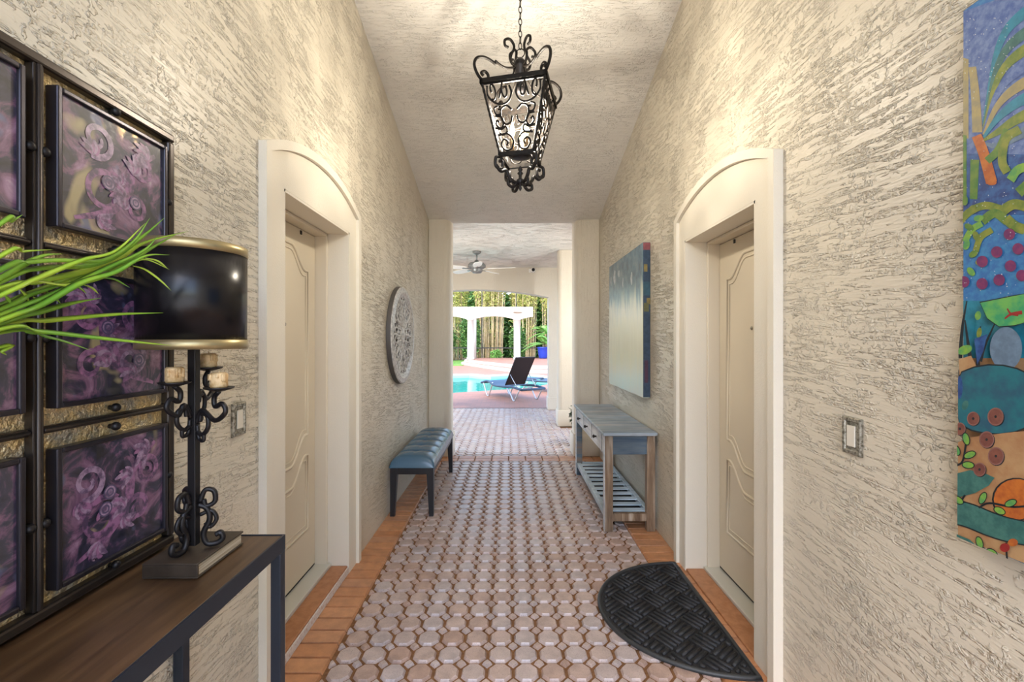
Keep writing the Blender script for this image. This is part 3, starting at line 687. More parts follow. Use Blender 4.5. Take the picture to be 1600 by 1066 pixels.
# ------------------------------------------------------------------ console table under the wall art
TZ = .855; TX1 = -.688; TX0 = WL + .005; TY1 = 1.399; TY0 = .12
ct = empty('console_table', ((TX0 + TX1) / 2, (TY0 + TY1) / 2, 0)); tag(ct, 'narrow console table with brown wood top and dark steel frame under the wall art', 'table')
CI = Matrix.Translation((-(TX0 + TX1) / 2, -(TY0 + TY1) / 2, 0))
def cput(mb, nm, m, **k):
    mb.v = [tuple(CI @ Vector(p)) for p in mb.v]; return mb.build(nm, m, ct, **k)
b_ = MB(); b_.box((TX0 + .003, TY0 + .003, TZ - .030), (TX1 - .006, TY1 - .006, TZ)); cput(b_, 'tabletop', M['darkwood'], bevel=.003)
b_ = MB(); lw = .030; h0 = TZ - .045
b_.box((TX1 - .0055, TY0, h0), (TX1, TY1, TZ + .0015)); b_.box((TX0, TY1 - .0055, h0), (TX1 - .0055, TY1, TZ + .0015)); b_.box((TX0, TY0, h0), (TX1 - .0055, TY0 + .0028, TZ + .0015)); b_.box((TX0, TY0 + .0028, h0), (TX0 + .0025, TY1 - .0055, TZ - .002))
b_.box((TX1 - .028, TY0 + .01, h0), (TX1 - .006, TY1 - .006, TZ - .031)); b_.box((TX0 + .003, TY0 + .01, h0), (TX0 + .024, TY1 - .006, TZ - .031))
cput(b_, 'rail_frame', M['steel'])
for x in (TX0, TX1 - lw):
    for y in (TY0, TY1 - lw):
        b_ = MB(); b_.box((x, y, 0), (x + lw, y + lw, h0 - .0003)); cput(b_, 'leg', M['steel'], bevel=.002)
# book under the lamp
bk = empty('book', (-.846, 1.234, TZ)); tag(bk, 'thick dark covered book lying flat under the table lamp', 'book')
BX, BY, BT = .069, .098, .040
b_ = MB(); b_.box((-BX, -BY, .002), (BX, BY, .0065)); b_.box((-BX, -BY, BT - .005), (BX, BY, BT)); b_.box((-BX, -BY, .0065), (BX, -BY + .006, BT - .005)); b_.build('cover', M['bookcover'], bk, bevel=.0015)
b_ = MB(); b_.box((-BX + .004, -BY + .0065, .007), (BX - .004, BY - .005, BT - .0055)); b_.build('page_block', M['pages'], bk)
# ------------------------------------------------------------------ candelabra table lamp
LX, LY, LZ0 = -.841, 1.216, TZ + BT
lp = empty('table_lamp', (LX, LY, LZ0)); tag(lp, 'black iron candelabra table lamp with black drum shade on a book', 'lamp')
b_ = MB(); b_.box((-.0105, -.0105, .012), (.0105, .0105, .535)); b_.lathe([(0, .535), (.008, .535), (.008, .59), (0, .59)], (0, 0, 0), 10); b_.build('pole', M['iron'], lp, bevel=.002)
def scroll_at(ang, pts, r, name):
    t = MB(); mm = Matrix.Rotation(R(ang), 4, 'Z')
    for p, rr in pts: 
        c_ = cr([(a, 0, b) for a, b in p], 7); t.tube([mm @ q for q in c_], rr, 8)
    return t
for a in (-100, 20, 150):
    t = scroll_at(a, [([(.014, .125), (.026, .155), (.046, .150), (.048, .122), (.028, .112), (.022, .13)], .0065),
                      ([(.010, .118), (.030, .105), (.036, .075), (.022, .04), (.030, .012), (.052, .0095), (.066, .02), (.062, .036), (.05, .032)], .0075),
                      ([(.014, .09), (.040, .098), (.052, .075), (.038, .055), (.026, .068)], .0055)], 0, 'foot')
    t.build('scroll_foot', M['iron'], lp)
for a, rad, zp in ((-100, .057, .448), (-18, .088, .432), (96, .070, .479)):
    t = scroll_at(a, [([(.010, zp - .115), (.030, zp - .125), (.050, zp - .105), (.048, zp - .075), (.028, zp - .07), (.022, zp - .09)], .0058),
                      ([(.010, zp - .095), (.030, zp - .06), (rad * .85, zp - .085), (rad + .022, zp - .062), (rad + .012, zp - .04), (rad - .012, zp - .048), (rad - .016, zp - .025), (rad, zp - .008)], .0064),
                      ([(.012, zp - .10), (.018, zp - .135), (.034, zp - .14), (.036, zp - .12)], .005)], 0, 'arm')
    ao = t.build('candle_arm', M['iron'], lp)
    cx, cy = rad * math.cos(R(a)), rad * math.sin(R(a))
    t = MB(); t.lathe([(0, zp - .008), (.012, zp - .008), (.034, zp - .001), (.036, zp + .003), (.030, zp + .001), (0, zp)], (cx, cy, 0), 24); t.build('drip_plate', M['iron'], ao)
    t = MB(); n_ = 20; prof = [(.018, zp + .0012), (.021, zp + .006), (.0205, zp + .02), (.021, zp + .03), (.0205, zp + .037), (.017, zp + .041), (.012, zp + .0365), (0, zp + .0355)]
    t.lathe(prof, (cx, cy, 0), n_)
    for q in range(7):
        aa = rnd.uniform(0, 6.28); x, y = cx + .021 * math.cos(aa), cy + .021 * math.sin(aa); L = rnd.uniform(.008, .022)
        t.tube([(x, y, zp + .037), (x, y, zp + .037 - L * .6), (x, y, zp + .037 - L)], [.0035, .0032, .0042], 6)
    t.tube([(cx, cy, zp + .035), (cx + .001, cy, zp + .046)], .0012, 5)
    t.build('candle', M['wax'], ao)
SR, S0, S1 = .124, .534, .808
b_ = MB(); b_.lathe([(SR - .001, S0 + .024), (SR, S1 - .024)], (0, 0, 0), 64); b_.f = [f for f in b_.f if len(f) == 4]; b_.m = b_.m[:len(b_.f)]; b_.sm = b_.sm[:len(b_.f)]
sh = b_.build('shade', M['shade'], lp, recalc=False)
sm_ = sh.modifiers.new('thick', 'SOLIDIFY'); sm_.thickness = .002; sm_.offset = -1
for z0, z1 in ((S0, S0 + .0245), (S1 - .0245, S1)):
    b_ = MB(); b_.lathe([(SR + .001, z0), (SR + .001, z1)], (0, 0, 0), 64); b_.f = [f for f in b_.f if len(f) == 4]; b_.m = b_.m[:len(b_.f)]; b_.sm = b_.sm[:len(b_.f)]
    o = b_.build('shade_band', M['goldband'], sh, recalc=False); q = o.modifiers.new('thick', 'SOLIDIFY'); q.thickness = .004; q.offset = -1
b_ = MB()
for k in range(3):
    a = R(120 * k + 30); b_.tube([(0, 0, .58), (SR * .98 * math.cos(a), SR * .98 * math.sin(a), .56)], .002, 5)
b_.build('shade_spider', M['iron'], lp)

# ------------------------------------------------------------------ potted palm on the near end of the table (fronds reach into view)
pp = empty('potted_palm', (-.855, .50, TZ)); tag(pp, 'potted palm with long thin green fronds arching in front of the wall art', 'plant')
b_ = MB(); b_.lathe([(0, .002), (.07, .002), (.085, .05), (.095, .17), (.105, .19), (.098, .20), (.09, .185), (0, .18)], (0, 0, 0), 28); b_.build('pot', M['cream'], pp)
CROWN = Vector((-.845, .50, 1.36)); PB = Vector((-.855, .50, TZ))
b_ = MB()
for k in range(4): b_.tube([Vector((.02 * math.cos(k * 1.6), .02 * math.sin(k * 1.6), .17)), Vector((.012 * math.cos(k * 1.6), .015 * math.sin(k * 1.6), .36)), CROWN - PB], [.009, .007, .005], 7)
b_.build('stem', M['leaf_g'], pp)
def leaflet(pts, w):
    """tapering folded blade along world points."""
    mb = MB(); c_ = cr([p - PB for p in pts], 8); n = len(c_); vs = []
    for i, p in enumerate(c_):
        d = c_[min(i + 1, n - 1)] - c_[max(i - 1, 0)]; up = Vector((.45, -.55, .7)); side = d.cross(up).normalized(); t = i / (n - 1)
        ww = w * (.55 + .45 * math.sin(min(1, t * 1.6) * 1.57)) * (1 - max(0, (t - .45) / .55) ** 1.6 * .97)
        nn = side.cross(d).normalized()
        vs += [p + side * ww, p + nn * ww * .30, p - side * ww, p - nn * ww * .10]
    fs = []
    for i in range(n - 1):
        for k in range(4): fs.append((4 * i + k, 4 * i + (k + 1) % 4, 4 * i + 4 + (k + 1) % 4, 4 * i + 4 + k))
    mb.add(vs, fs, 0, True); return mb
def Lp(u, v, dd=0.):
    x, y = u * .328, 330 + v * .328; Y = .70 + .28 * x / 295 + dd; return P(x, y, Y)
LEAVES = [([(0, 225), (120, 195), (262, 186)], 10), ([(0, 290), (150, 246), (300, 235), (500, 236), (640, 150), (722, 35)], 15), ([(0, 345), (200, 275), (420, 262), (560, 215), (690, 120), (790, 35)], 16),
          ([(0, 380), (180, 340), (400, 290), (560, 235), (700, 150), (905, 98)], 17), ([(0, 460), (200, 380), (420, 300), (600, 250), (740, 170), (850, 110)], 17), ([(0, 525), (200, 450), (400, 340), (560, 290), (700, 215), (815, 210)], 15),
          ([(0, 370), (330, 352), (480, 320), (600, 262), (700, 232), (815, 280)], 12), ([(0, 475), (150, 400), (330, 345)], 14), ([(0, 540), (200, 480), (350, 440), (490, 415)], 16), ([(0, 550), (250, 520), (560, 492), (785, 485)], 15),
          ([(0, 565), (200, 572), (450, 600), (650, 622), (825, 640)], 14), ([(0, 582), (250, 602), (450, 665)], 11), ([(0, 650), (25, 668), (47, 686)], 10), ([(0, 75), (60, 55), (122, 20)], 10), ([(0, 560), (180, 575), (410, 585)], 20),
          ([(0, 410), (170, 330), (400, 235), (560, 190), (700, 60)], 13), ([(0, 500), (260, 395), (520, 270), (690, 190), (760, 120)], 12), ([(0, 330), (200, 220), (310, 205)], 12)]
for i, (pl_, w) in enumerate(LEAVES):
    dd = (i % 5) * .010
    pts = [CROWN + Vector((.004 * (i % 3), 0, .003 * (i % 4)))] + [Lp(u, v, dd) for u, v in pl_]
    leaflet(pts, w * .328 * .9 / FPX * 1.2).build('frond_leaf', M['leaf_y' if i % 3 == 0 else 'leaf_g'], pp, recalc=False)
for i, pl_ in enumerate([[(640, 262), (700, 280), (770, 330), (822, 380)], [(500, 318), (560, 328), (627, 366)], [(410, 352), (450, 368), (480, 396)], [(235, 385), (270, 410), (302, 442)], [(170, 410), (200, 430), (217, 458)], [(20, 390), (50, 415), (72, 455)], [(110, 375), (135, 400), (152, 435)], [(340, 335), (390, 365), (425, 395)], [(700, 225), (760, 240), (808, 278)], [(60, 455), (100, 480), (130, 478)]]):
    leaflet([Lp(u, v, .02) for u, v in pl_], .0034).build('frond_tip', M['leaf_g' if i % 2 else 'leaf_y'], pp, recalc=False)

# ------------------------------------------------------------------ switches
def switch(W, side, y, z, label, wdt=.083, hgt=.122):
    r = empty('light_switch', (W, y, z)); tag(r, label, 'light switch', None)
    a, b_ = wdt / 2, hgt / 2; s = -side
    m_ = MB()
    pr = [(0., 1.), (.006, 1.), (.010, .90), (.010, .70), (.006, .62)]
    for i in range(len(pr) - 1):
        (x0, k0), (x1, k1) = pr[i], pr[i + 1]
        def rc(k): 
            d = (1 - k) * a; return [(-a + d, -b_ + d), (a - d, -b_ + d), (a - d, b_ - d), (-a + d, b_ - d)]
        q0, q1 = rc(k0), rc(k1)
        for e_ in range(4): m_.add([(s * x0, *q0[e_]), (s * x0, *q0[(e_ + 1) % 4]), (s * x1, *q1[(e_ + 1) % 4]), (s * x1, *q1[e_])], [(0, 1, 2, 3)])
    d = .38 * a; m_.add([(s * .006, -a + d, -b_ + d), (s * .006, a - d, -b_ + d), (s * .006, a - d, b_ - d), (s * .006, -a + d, b_ - d)], [(0, 1, 2, 3)])
    for zz in (-b_ + .012, b_ - .012): m_.lathe([(0, s * .012), (.003, s * .0115), (.003, s * .009), (0, s * .009)], (0, 0, zz), 8, axis='X')
    m_.build('cover_plate', M['pewter'], r)
    m_ = MB(); xs = sorted((s * .006, s * .0105)); m_.box((xs[0], -a * .42, -b_ * .56), (xs[1], a * .42, b_ * .56)); m_.build('rocker', M['rocker'], r, bevel=.0015)
    return r
switch(WL, -1, 1.703, 1.158, 'pewter light switch plate on the wall behind the table lamp')
switch(WR, 1, 1.486, 1.138, 'pewter framed light switch on right wall beside the door surround')
o = switch(WL, -1, 5.27, 1.20, 'small pale switch plate on left wall beyond the round medallion', .07, .11)
o.children[0].data.materials[0] = M['rocker']

# ------------------------------------------------------------------ colourful unframed canvas near the camera, right wall
PX = WR - .028
cv = empty('abstract_painting', (WR - .002, .66, .97)); tag(cv, 'tall colourful abstract canvas of blue shapes, berries and leaves on right wall', 'painting')
VI = Matrix.Translation((-(WR - .002), -.66, -.97))
b_ = MB(); b_.box((PX, .22, .972), (WR - .002, 1.098, 2.252)); b_.v = [tuple(VI @ Vector(p)) for p in b_.v]; b_.build('canvas', PT['mid'], cv, bevel=.002)
PN = list(PT); PI_ = {k: i for i, k in enumerate(PN)}
pm = MB(); layer = [0]
def cpt(u, v):      # crop-free: photo pixel on the canvas plane
    Y = PX * FPX / (u - 796); return Vector((PX, min(1.0965, max(.23, Y)), min(2.25, max(.975, CAMZ - (v - 533) * Y / FPX))))
def blob(poly, col):
    layer[0] += 1; x = PX - .0004 - layer[0] * .00006
    vs = [Vector((x, p.y, p.z)) for p in (cpt(u, v) for u, v in poly)]; pm.add(vs, [tuple(range(len(vs)))], PI_[col])
def ell(cx, cy, rx, ry, col, rot=0, n=22):
    c_, s_ = math.cos(R(rot)), math.sin(R(rot))
    blob([(cx + rx * math.cos(t) * c_ - ry * math.sin(t) * s_, cy + rx * math.cos(t) * s_ + ry * math.sin(t) * c_) for t in [2 * math.pi * k / n for k in range(n)]], col)
def stroke(pts, w, col):
    c_ = [tuple(p[:2]) for p in cr([(a, b, 0) for a, b in pts], 5)]; n = len(c_); L_, R_ = [], []
    for i in range(n):
        dx, dy = c_[min(i + 1, n - 1)][0] - c_[max(i - 1, 0)][0], c_[min(i + 1, n - 1)][1] - c_[max(i - 1, 0)][1]; q = math.hypot(dx, dy) or 1
        ww = (w[0] + (w[1] - w[0]) * i / (n - 1)) if isinstance(w, tuple) else w
        L_.append((c_[i][0] - dy / q * ww, c_[i][1] + dx / q * ww)); R_.append((c_[i][0] + dy / q * ww, c_[i][1] - dx / q * ww))
    layer[0] += 1; x = PX - .0004 - layer[0] * .00006; vs = []
    for a, b in zip(L_, R_):
        for p in (a, b): w3 = cpt(*p); vs.append(Vector((x, w3.y, w3.z)))
    pm.add(vs, [(2 * i, 2 * i + 1, 2 * i + 3, 2 * i + 2) for i in range(n - 1)], PI_[col])
def rect(x0, y0, x1, y1, col): blob([(x0, y0), (x1, y0), (x1, y1), (x0, y1)], col)
XR = 1660
rect(1506, -40, XR, 112, 'sky'); rect(1506, 108, XR, 250, 'sky'); rect(1506, 240, XR, 345, 'deep'); rect(1506, 335, XR, 480, 'mid'); rect(1506, 470, XR, 600, 'aqua'); rect(1506, 560, XR, 900, 'peach')
rect(1506, 90, 1518, 215, 'tan'); stroke([(1524, 102), (1529, 150), (1532, 205)], (6, 8), 'tan'); rect(1507, 210, 1515, 310, 'green'); stroke([(1528, 248), (1526, 310)], (7, 6), 'green')
for q, (yy, cc) in enumerate([(0, 'aqua'), (22, 'teal2'), (40, 'olive'), (58, 'sky'), (75, 'tan'), (92, 'aqua'), (110, 'olive'), (128, 'grey')]): stroke([(XR, -10 + yy * 1.5), (1600, 22 + yy * 1.45), (1565, 72 + yy * 1.2), (1542, 190 + yy * .25)], (11, 2), cc)
stroke([(1531, 210), (1543, 240), (1555, 284)], (8, 9), 'orange'); ell(1555, 284, 8, 4, 'orange')
for pts, w, cc in (([(1500, 350), (1520, 330), (1545, 320), (1572, 326)], 6, 'olive'), ([(1570, 330), (1590, 318), (1612, 322)], 8, 'olive'), ([(1540, 345), (1560, 332), (1580, 345)], 7, 'green'), ([(1580, 200), (1566, 232), (1548, 250)], 6, 'green'), ([(1600, 200), (1578, 215), (1572, 250), (1580, 268)], 7, 'olive'), ([(1512, 378), (1524, 358), (1540, 348)], 5, 'lime'), ([(1530, 392), (1538, 370), (1556, 358)], 5, 'olive'), ([(1578, 340), (1592, 352), (1608, 358)], 8, 'olive'), ([(1585, 280), (1600, 262), (1640, 255)], 7, 'lime'), ([(1598, 300), (1620, 280)], 8, 'green')): stroke(pts, w, cc)
for q in range(9): ell(1513 + (q * 37 % 26), 312 + q * 14, 5, 8, ('green', 'olive', 'lime')[q % 3], q * 40)
for x, y in ((1584, 365), (1564, 393), (1541, 408), (1598, 388), (1586, 415), (1568, 437), (1541, 443), (1512, 440), (1604, 430), (1625, 400), (1640, 370)): ell(x, y, 9, 9, 'purple')
for q in range(150):
    x = rnd.uniform(1509, 1600); y = rnd.choice([rnd.uniform(25, 120), rnd.uniform(300, 480), rnd.uniform(60, 470)]); ell(x, y, rnd.uniform(.5, 1.1), rnd.uniform(.5, 1.1), 'white', 0, 6)
for pts in ([(1512, 560), (1516, 510), (1523, 470)], [(1530, 570), (1524, 530), (1520, 500)], [(1544, 565), (1552, 540), (1568, 505)], [(1541, 575), (1540, 545), (1545, 510)], [(1507, 600), (1512, 575)]): stroke(pts, (3.5, 1), 'black')
ell(1520, 547, 12, 7, 'lime', -20); ell(1541, 493, 5, 7, 'lime', 10); ell(1543, 520, 4, 8, 'olive', 10); blob([(1535, 530), (1556, 522), (1550, 548), (1540, 570)], 'deep')
blob([(1510, 562), (1530, 556), (1540, 575), (1512, 590)], 'peach'); 
ell(1586, 545, 26, 34, 'grey')
for cc, g in (('black', 1.5), ('bowl', 0)): blob([(1545 - g, 473 - g), (1570, 468 - g), (1600, 462 - g), (1640, 455), (1630, 500), (1600, 508 + g), (1575, 510 + g), (1556, 497 + g)], cc)
stroke([(1584, 498), (1594, 491), (1612, 488)], (1.2, 3), 'red'); stroke([(1588, 482), (1594, 490), (1606, 492)], (1.2, 2.2), 'red')
ell(1568, 625, 84, 56, 'black', 2); ell(1568, 625, 82, 53.5, 'teal', 2)
ell(1512, 606, 5, 18, 'deep'); ell(1521, 634, 5, 8, 'teal2', 20)
blob([(1500, 690), (1530, 684), (1600, 676), (1660, 672), (1660, 900), (1500, 900)], 'peach')
for x, y, r in ((1534, 655, 10), (1570, 652, 13), (1513, 671, 9), (1556, 688, 12), (1571, 714, 13), (1545, 735, 10)):
    if y > 730:
        blob([(1500, 738), (1530, 736), (1556, 742), (1569, 748), (1560, 760), (1538, 772), (1500, 776)], 'teal2')
    ell(x + 1.2, y + 1.2, r, r * 1.1, 'black'); ell(x, y, r, r * 1.1, 'ring'); ell(x, y, r * .86, r * .94, 'brown'); ell(x, y, 2, 2.2, 'black')
ell(1604, 782, 39, 34, 'black'); ell(1605, 782, 37, 32, 'orange')
stroke([(1500, 800), (1530, 808), (1565, 822), (1600, 832), (1660, 842)], 19.5, 'black'); stroke([(1500, 800), (1530, 808), (1565, 822), (1600, 832), (1660, 842)], 17.5, 'teal2')
for pts in ([(1504, 730), (1518, 722), (1524, 690)], [(1512, 790), (1522, 775)], [(1544, 795), (1562, 788), (1600, 794), (1640, 790)], [(1543, 850), (1560, 866), (1590, 880)], [(1588, 850), (1590, 885)]): stroke(pts, 1.6, 'black')
for x, y, a in ((1524, 687, 75), (1530, 712, -20), (1508, 704, 60), (1511, 783, 30), (1551, 780, -65), (1578, 800, 25), (1596, 788, -20), (1546, 850, 70), (1566, 866, 30), (1528, 728, 5)): ell(x, y, 10.5, 6, 'black', a); ell(x, y, 9, 4.6, 'lime', a)
blob([(1506, 835), (1530, 845), (1540, 856), (1506, 850)], 'teal2'); ell(1587, 858, 8, 7, 'red'); ell(1600, 850, 8, 6, 'orange')
pm.v = [tuple(VI @ Vector(p)) for p in pm.v]; pm.build('painted_motif', [PT[k] for k in PN], cv, recalc=False)

# ------------------------------------------------------------------ square canvas above the weathered console
QY0, QY1, QZ0, QZ1 = 3.63, 4.86, .995, 2.242; QX = WR - .062
m, n, l, b = nt('misty_canvas_paint')
ge = n.new('ShaderNodeTexCoord'); sep = n.new('ShaderNodeSeparateXYZ'); l.new(ge.outputs['Object'], sep.inputs[0])
v = coords(n, l, (1, 9, 1.1)); v2 = coords(n, l, (1, 4, 4))
f = math_(n, l, 'ADD', sep.outputs['Z'], math_(n, l, 'MULTIPLY', math_(n, l, 'SUBTRACT', noise(n, l, v, 1.6, 4), .5), .55))
base = ramp(n, l, f, [(.0, (.52, .54, .45)), (.35, (.60, .54, .34)), (.62, (.66, .61, .42)), (.80, (.50, .50, .38)), (.93, (.14, .24, .28)), (1.0, (.05, .12, .18))])
for e_ in [x for x in n if x.bl_idname == 'ShaderNodeValToRGB'][-1:]: pass
blue = ramp(n, l, noise(n, l, v2, 2.6, 4, .6), [(.35, (.015, .05, .09)), (.5, (.05, .14, .20)), (.68, (.15, .22, .25))])
top = ramp(n, l, math_(n, l, 'ADD', sep.outputs['Z'], math_(n, l, 'MULTIPLY', math_(n, l, 'SUBTRACT', noise(n, l, v, 2.4, 4), .5), .8)), [(.80, 0.), (.93, 1.)])
l.new(mixc(n, l, top, base, blue), b.inputs['Base Color']); b.inputs['Roughness'].default_value = .32; b.inputs['Coat Weight'].default_value = .25; b.inputs['Coat Roughness'].default_value = .2
bump(n, l, b, noise(n, l, v2, 12, 4), .3, .003); M['misty'] = m
q = empty('misty_painting', (WR - .002, (QY0 + QY1) / 2, QZ0)); tag(q, 'square deep canvas fading from blue to cream above the weathered console', 'painting')
b_ = MB(); b_.box((QX - (WR - .002), QY0 - (QY0 + QY1) / 2, 0), (0, QY1 - (QY0 + QY1) / 2, QZ1 - QZ0)); b_.build('canvas', M['misty'], q, bevel=.004)
yo = (QY0 + QY1) / 2; xo = WR - .002
sd = MB()
def side_rect(z0, z1, mi, i0=0., i1=1.): sd.add([(QX - xo + .002 + (.056) * i0, QY0 - yo - .0006 - .0001 * mi, z0), (QX - xo + .002 + .056 * i1, QY0 - yo - .0006 - .0001 * mi, z0), (QX - xo + .002 + .056 * i1, QY0 - yo - .0006 - .0001 * mi, z1), (QX - xo + .002 + .056 * i0, QY0 - yo - .0006 - .0001 * mi, z1)], [(0, 1, 2, 3)], mi)
side_rect(.004, 1.243, 0); side_rect(1.185, 1.243, 1); side_rect(.82, .93, 2, 0, 1); side_rect(.69, .76, 4, .1, .8); side_rect(1.01, 1.07, 3, .1, .6); side_rect(.12, .30, 5, .2, .7); side_rect(.75, .80, 3, .5, 1)
sd.build('painted_edge', [paint('edge_navy', (.012, .035, .07), (.03, .06, .11), 30), paint('edge_maroon', (.24, .06, .075)), paint('edge_teal', (.03, .10, .15)), paint('edge_tan', (.26, .20, .06)), paint('edge_olive', (.14, .14, .05)), paint('edge_wine', (.07, .02, .05))], q, recalc=False)
for (u, v_, ru, rv) in ((-.18, 1.11, .035, .035), (-.36, 1.10, .045, .075), (-.52, 1.08, .02, .05), (.28, 1.00, .03, .06), (-.02, 1.0, .02, .05)):
    wf = MB(); wf.add([(QX - xo - .0012, -u + ru * math.cos(t) * (1 + .3 * math.cos(3 * t)), v_ + rv * math.sin(t)) for t in [2 * math.pi * k / 14 for k in range(14)]], [tuple(range(14))], 0)
    wf.build('white_dab', PT['white'], q, recalc=False)

# ------------------------------------------------------------------ weathered console on the right
KX0, KX1, KY0, KY1, KH = .725, 1.108, 3.445, 4.965, .757
kt = empty('console_table', ((KX0 + KX1) / 2, (KY0 + KY1) / 2, 0)); tag(kt, 'weathered blue and white wooden console with three drawers and slatted shelf', 'table')
KI = Matrix.Translation((-(KX0 + KX1) / 2, -(KY0 + KY1) / 2, 0))
def kput(mb, nm, m, parent=kt, **k):
    mb.v = [tuple(KI @ Vector(p)) for p in mb.v]; return mb.build(nm, m, parent, **k)
b_ = MB(); b_.box((KX0 - .018, KY0 - .025, KH - .026), (KX1 + .012, KY1 + .02, KH)); kput(b_, 'tabletop', M['bluewood'], bevel=.006)
LWD = .062
for x, y, mt in ((KX0, KY0, 'grainend'), (KX1 - LWD, KY0, 'grainend'), (KX0, KY1 - LWD, 'bluedeep'), (KX1 - LWD, KY1 - LWD, 'bluedeep')):
    b_ = MB(); b_.box((x, y, 0), (x + LWD, y + LWD, KH - .0265)); lo_ = kput(b_, 'leg', M[mt], bevel=.004)
    if x == KX0:
        f_ = MB(); f_.box((x - .0025, y + .004, .004), (x - .0002, y + LWD - .004, KH - .03)); kput(f_, 'leg_face', M['palewood'], lo_)
b_ = MB(); b_.box((KX0 + LWD, KY0 + .010, .585), (KX1 - LWD, KY0 + .03, KH - .0265)); kput(b_, 'end_apron', M['bluedeep'])
b_ = MB(); b_.box((KX0 + LWD, KY1 - .03, .585), (KX1 - LWD, KY1 - .010, KH - .0265)); kput(b_, 'end_apron', M['bluedeep'])
b_ = MB(); b_.box((KX1 - .03, KY0 + LWD, .585), (KX1 - .010, KY1 - LWD, KH - .0265)); kput(b_, 'back_apron', M['bluedeep'])
b_ = MB(); b_.box((KX0 + .006, KY0 + LWD, .575), (KX0 + .022, KY1 - LWD, KH - .0265)); kput(b_, 'front_apron', M['palewood'])
for ya, yb in ((3.60, 3.98), (4.035, 4.41), (4.465, 4.835)):
    b_ = MB(); b_.box((KX0 + .0005, ya, .592), (KX0 + .0055, yb, .722)); d_ = kput(b_, 'drawer', M['palewood'], bevel=.002)
    for g0, g1 in ((ya - .006, ya - .0002), (yb + .0002, yb + .006)):
        g_ = MB(); g_.box((KX0 + .004, g0, .586), (KX0 + .0058, g1, .728)); kput(g_, 'drawer_gap', M['black'], d_)
    k_ = MB(); ym = (ya + yb) / 2; k_.lathe([(0, 0), (.007, 0), (.006, -.012), (.014, -.020), (.015, -.026), (.008, -.032), (0, -.033)], (KX0 + .0005, ym, .655), 14, axis='X'); kput(k_, 'knob', M['iron'], d_)
for x0, x1 in ((KX0 + .008, KX0 + .045), (KX1 - .045, KX1 - .008)):
    b_ = MB(); b_.box((x0, KY0 + LWD, .085), (x1, KY1 - LWD, .135)); kput(b_, 'shelf_rail', M['slat'], bevel=.003)
for y in (KY0 + .012, KY1 - .05):
    b_ = MB(); b_.box((KX0 + LWD, y, .075), (KX1 - LWD, y + .038, .132)); kput(b_, 'shelf_rail', M['grainend'] if y < 4 else M['slat'], bevel=.003)
b_ = MB(); b_.box((KX0 + .0455, KY0 + .0505, .094), (KX1 - .0455, KY1 - .0505, .1), 0); kput(b_, 'shelf_gap_shade', M['black'])  # added black sheet: shade between the slats put in as colour
ns = 11
for k in range(ns):
    y = KY0 + .085 + k * (KY1 - KY0 - .225) / (ns - 1); b_ = MB(); b_.box((KX0 + .0455, y, .121), (KX1 - .0455, y + .060, .131)); kput(b_, 'shelf_slat', M['slat'], bevel=.002)

# ------------------------------------------------------------------ tufted bench on the left
BX0, BX1, BY0, BY1 = -.985, -.628, 3.755, 5.045
be = empty('tufted_bench', ((BX0 + BX1) / 2, (BY0 + BY1) / 2, 0)); tag(be, 'navy tufted leather bench with black legs against the left wall', 'bench')
BI = Matrix.Translation((-(BX0 + BX1) / 2, -(BY0 + BY1) / 2, 0))
def bput(mb, nm, m, **k):
    mb.v = [tuple(BI @ Vector(p)) for p in mb.v]; return mb.build(nm, m, be, **k)
cu = MB(); NX, NY = 28, 96; hx, hy = (BX1 - BX0) / 2, (BY1 - BY0) / 2; zb, zt = .408, .488
def cz(u, v):     # u,v in -1..1
    e_ = max(0, 1 - abs(u) ** 5) ** .45 * max(0, 1 - abs(v) ** 26) ** .45
    seg = (v + 1) * 3; d = abs(seg - round(seg)) / 6 * 2 * hy; inner = 1 if .5 < seg < 5.5 else 0
    tuft = inner * (math.exp(-((u * hx) ** 2 + d * d) / (.020 ** 2)) * .032 + math.exp(-(d / .010) ** 2) * .012 * min(1, (1 - abs(u)) * 4))
    cen = math.exp(-(u * hx / .012) ** 2) * .004 * max(0, 1 - abs(v) ** 12)
    puff = .018 * (1 - u * u) * (.6 + .4 * abs(math.sin(math.pi * seg)))
    return zb + (zt - zb) * e_ + (puff * e_) - (tuft + cen) * e_
vs = []; xc, yc_ = (BX0 + BX1) / 2, (BY0 + BY1) / 2
for i in range(NX + 1):
    u = -1 + 2 * i / NX; u = math.sin(u * math.pi / 2) * .35 + u * .65
    for j in range(NY + 1):
        v = -1 + 2 * j / NY; v = v * .97 + math.copysign(abs(v) ** 9, v) * .03
        bul = .008 * (1 - 0)
        vs.append((xc + u * (hx + bul), yc_ + v * (hy + bul), cz(u, v)))
fs = [(i * (NY + 1) + j, (i + 1) * (NY + 1) + j, (i + 1) * (NY + 1) + j + 1, i * (NY + 1) + j + 1) for i in range(NX) for j in range(NY)]
o0 = len(vs)
ringi = [i * (NY + 1) for i in range(NX + 1)] + [NX * (NY + 1) + j for j in range(1, NY + 1)] + [i * (NY + 1) + NY for i in range(NX - 1, -1, -1)] + [j for j in range(NY - 1, 0, -1)]
for i in ringi: vs.append((vs[i][0], vs[i][1], zb - .006))
nr = len(ringi); fs += [(ringi[k], ringi[(k + 1) % nr], o0 + (k + 1) % nr, o0 + k) for k in range(nr)]
cu.add(vs, fs, 0, True); bput(cu, 'cushion', M['leather'], recalc=True)
for k in range(1, 6):
    y = BY0 + (BY1 - BY0) * k / 6; t = MB(); t.ball((xc, y, cz(0, -1 + 2 * k / 6) + .002), .009, 10, sz=(1, 1, .5)); bput(t, 'button', M['leather'])
